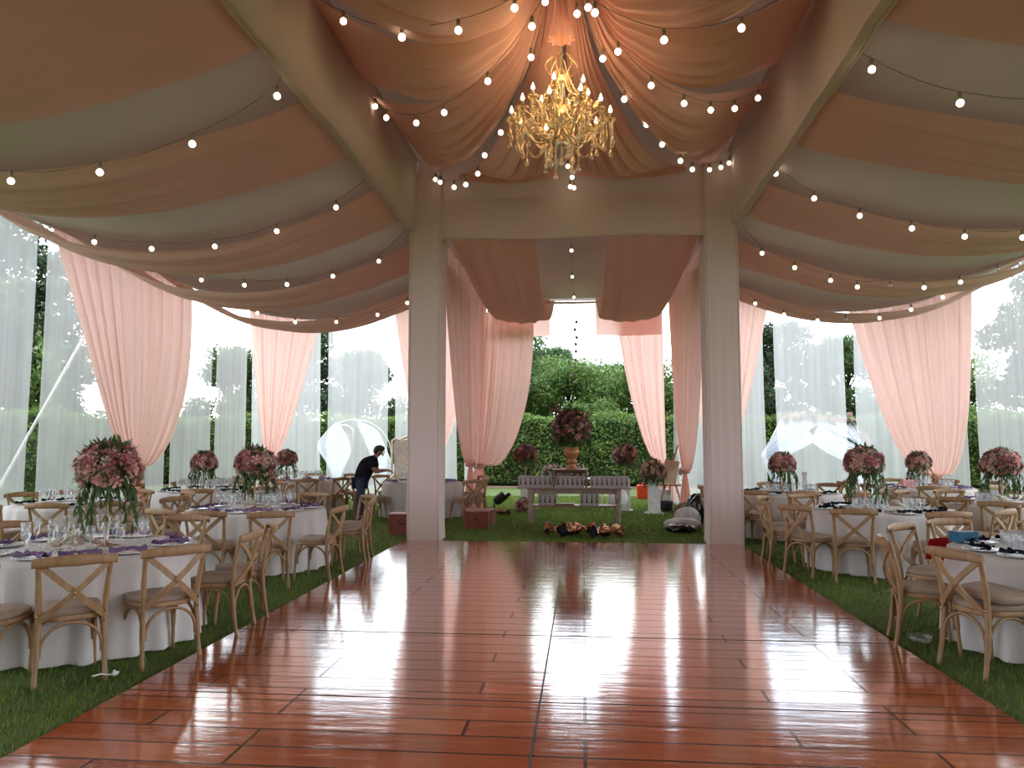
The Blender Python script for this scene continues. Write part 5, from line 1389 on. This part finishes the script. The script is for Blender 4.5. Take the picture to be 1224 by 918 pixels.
TR = [(ta, -3.9, 34, 1.0, 'dark tree standing left of the lawn view'), (tb, -.6, 36.5, .98, 'rounded bright green tree at the centre of the lawn view'), (tb, 2.6, 35, .90, 'green tree at the right side of the lawn view'), (ta, -1.6, 41, .92, 'taller dark tree behind the central ones'),
      (tb, .3, 33.2, .60, 'low bright tree just behind the hedge above the urn'), (ta, 1.6, 41, .80, 'small dark tree peeking between the lawn view trees'), (ta, 7.0, 35, .74, 'low tree behind the hexagonal arch'), (ta, 11.2, 34, .85, 'tree seen through the right sheers'), (tb, 15, 33, .9, 'bright tree at the far right corner'),
      (tcn, 14.5, 24.5, .85, 'tall thin tree in the right wall gap'), (tcn, 8.9, 33, .55, 'slim tree in the gap left of the right curtain'), (tcn, 6.6, 31.9, .62, 'slim tree in the gap right of the pillar'), (tcn, 19.5, 20, .75, 'dark tree at the right edge of the photo'),
      (ta, -10.2, 35, .82, 'tree behind the round arch'), (tcn, -12.2, 32.5, .68, 'tall tree in the gap right of the far left curtain'), (ta, -15.5, 32.6, .8, 'broad tree in the far left corner outside'), (tcn, -19.5, 26, .72, 'tall tree seen right of the large left curtain'),
      (tcn, -21, 20.5, .7, 'tall tree behind the large left pink curtain'), (tcn, -16, 18.2, .80, 'tall tree in the leftmost sheer gap'), (ta, -17.8, 13.6, 1.1, 'tree behind the leftmost sheer'), (tb, -21, 25, 1.2, 'broad bright tree far out on the left')]
first = set()
for (src, x, y, s, lb) in TR:
    c_ = src if src.name not in first else copy_tree(src)
    first.add(src.name); c_.location = (x, y, 0); c_.rotation_euler = (0, 0, (x * 7.3 + y) % 6.28); c_.scale = (s, s, s); tag(c_, lb, 'tree', 'trees beyond the hedge')

# ------------------------------------------------------------------ man
def skin_obj(name, joints, edges, mat, parent, sub=2):
    me = bpy.data.meshes.new(name); me.from_pydata([j[:3] for j in joints], edges, []); me.materials.append(mat)
    o = bpy.data.objects.new(name, me); COL.objects.link(o); o.parent = parent
    md = o.modifiers.new('skin', 'SKIN'); md.use_smooth_shade = True
    for i, j in enumerate(joints):
        r = j[3]; me.skin_vertices[0].data[i].radius = (r, j[4] if len(j) > 4 else r)
    me.skin_vertices[0].data[0].use_root = True
    sb = o.modifiers.new('sub', 'SUBSURF'); sb.levels = sub; sb.render_levels = sub
    dg = bpy.context.evaluated_depsgraph_get(); ev = o.evaluated_get(dg); m2 = bpy.data.meshes.new_from_object(ev)
    for p in m2.polygons: p.use_smooth = True
    o.modifiers.clear(); o.data = m2
    return o
man = empty('person', (-4.72, 16.1, 0), D2R(8)); tag(man, 'person in dark t-shirt and jeans bending over a chair by the table', 'person')
# facing +x ; y = left/right
J = [(0, 0, .90, .14, .12), (.07, 0, 1.05, .12, .14), (.16, 0, 1.20, .12, .15), (.25, 0, 1.31, .09, .12), (.31, 0, 1.37, .06), (.355, 0, 1.42, .056), (.40, 0, 1.475, .090), (.42, 0, 1.525, .078)]
E_ = [(i, i + 1) for i in range(7)]
def limb(prev, pts):
    global J, E_
    for p in pts: J.append(p); E_.append((prev, len(J) - 1)); prev = len(J) - 1
    return prev
for s in (-1, 1):
    e = limb(3, [(.26, s * .20, 1.29, .066), (.29, s * .24, 1.17, .054), (.34, s * .23, 1.055, .046), (.45, s * .15, 1.07, .040), (.56, s * .07, 1.08, .030), (.60, s * .06, 1.08, .030, .016), (.635, s * .055, 1.07, .028, .014)])
    for k in range(4):
        yy = s * .055 + (k - 1.5) * .017
        limb(e, [(.665, yy, 1.055, .0085), (.685 - abs(k - 1.4) * .004, yy, 1.03, .008), (.675, yy, 1.008, .007)])
    limb(e - 1, [(.60, s * .055 - s * .03, 1.06, .010), (.625, s * .055 - s * .035, 1.035, .009)])
    limb(0, [(.0, s * .095, .86, .085), (.02, s * .11, .50, .058), (-.01, s * .115, .28, .05), (-.03, s * .12, .09, .035), (.05, s * .13, .045, .038, .035), (.16, s * .14, .035, .035, .028)])
body = skin_obj('body', J, E_, M['skin'], man)
# face detail added into the body mesh
def add_into(o, mb):
    import bmesh
    b = bmesh.new(); b.from_mesh(o.data); tmp = mb.mesh('tmp', M['skin']); b.from_mesh(tmp); b.to_mesh(o.data); b.free()
fm = MB(); fm.ball((.498, 0, 1.462), .018, 8, 6, (1, .7, 1.2)); fm.ball((.485, 0, 1.43), .02, 8, 5, (.6, 1.2, .4)); fm.ball((.41, .088, 1.475), .022, 8, 6, (.7, .4, 1.2)); fm.ball((.41, -.088, 1.475), .022, 8, 6, (.7, .4, 1.2)); fm.ball((.465, 0, 1.41), .032, 8, 6, (.7, .9, .7))
add_into(body, fm)
m_ = MB(); m_.ball((.395, 0, 1.535), .108, 18, 12, (1.08, .94, .72), jit=.03); m_.ball((.335, 0, 1.495), .088, 14, 8, (.8, .98, 1.0), jit=.04); m_.ball((.475, 0, 1.545), .042, 10, 6, (1, 1.6, .6), jit=.05); m_.build('hair', M['hair'], man)
SJ = [(0, 0, .80, .175, .165), (.04, 0, .95, .178, .185), (.09, 0, 1.08, .172, .195), (.16, 0, 1.20, .165, .205), (.25, 0, 1.31, .13, .175), (.30, 0, 1.36, .075)]
SE = [(0, 1), (1, 2), (2, 3), (3, 4), (4, 5)]
for s in (-1, 1):
    n0 = len(SJ); SJ += [(.26, s * .20, 1.29, .085), (.285, s * .235, 1.19, .078), (.305, s * .24, 1.13, .074)]; SE += [(4, n0), (n0, n0 + 1), (n0 + 1, n0 + 2)]
skin_obj('tshirt', SJ, SE, M['shirt'], man)
TJ = [(0, 0, .91, .16, .15)]; TE = []
for s in (-1, 1):
    n0 = len(TJ); TJ += [(.0, s * .095, .84, .10), (.02, s * .11, .50, .072), (-.01, s * .115, .28, .065), (-.03, s * .12, .10, .058)]; TE += [(0, n0), (n0, n0 + 1), (n0 + 1, n0 + 2), (n0 + 2, n0 + 3)]
skin_obj('jeans', TJ, TE, M['jeans'], man)
for s in (-1, 1):
    m_ = MB(); m_.ball((.05, s * .13, .05), .06, 14, 8, (2.3, .85, .8)); m_.box((.05, s * .13, .012), (.27, .09, .022), bev=.008); m_.build('shoe', M['black'], man)

# ------------------------------------------------------------------ lilac spots added over the dance floor to tint the pillars, no fixtures
for x, tgt in ((-1.2, (-2.68, 12.85, 1.2)), (.9, (2.3, 12.85, 1.2))):
    d_ = Vector(tgt) - Vector((x, 8.6, .35)); l_ = lamp('added_lilac_spot', 'SPOT', (x, 8.6, .35), 42, (.55, .38, 1.0), .1, d_.to_track_quat('-Z', 'Y').to_euler(), D2R(22))
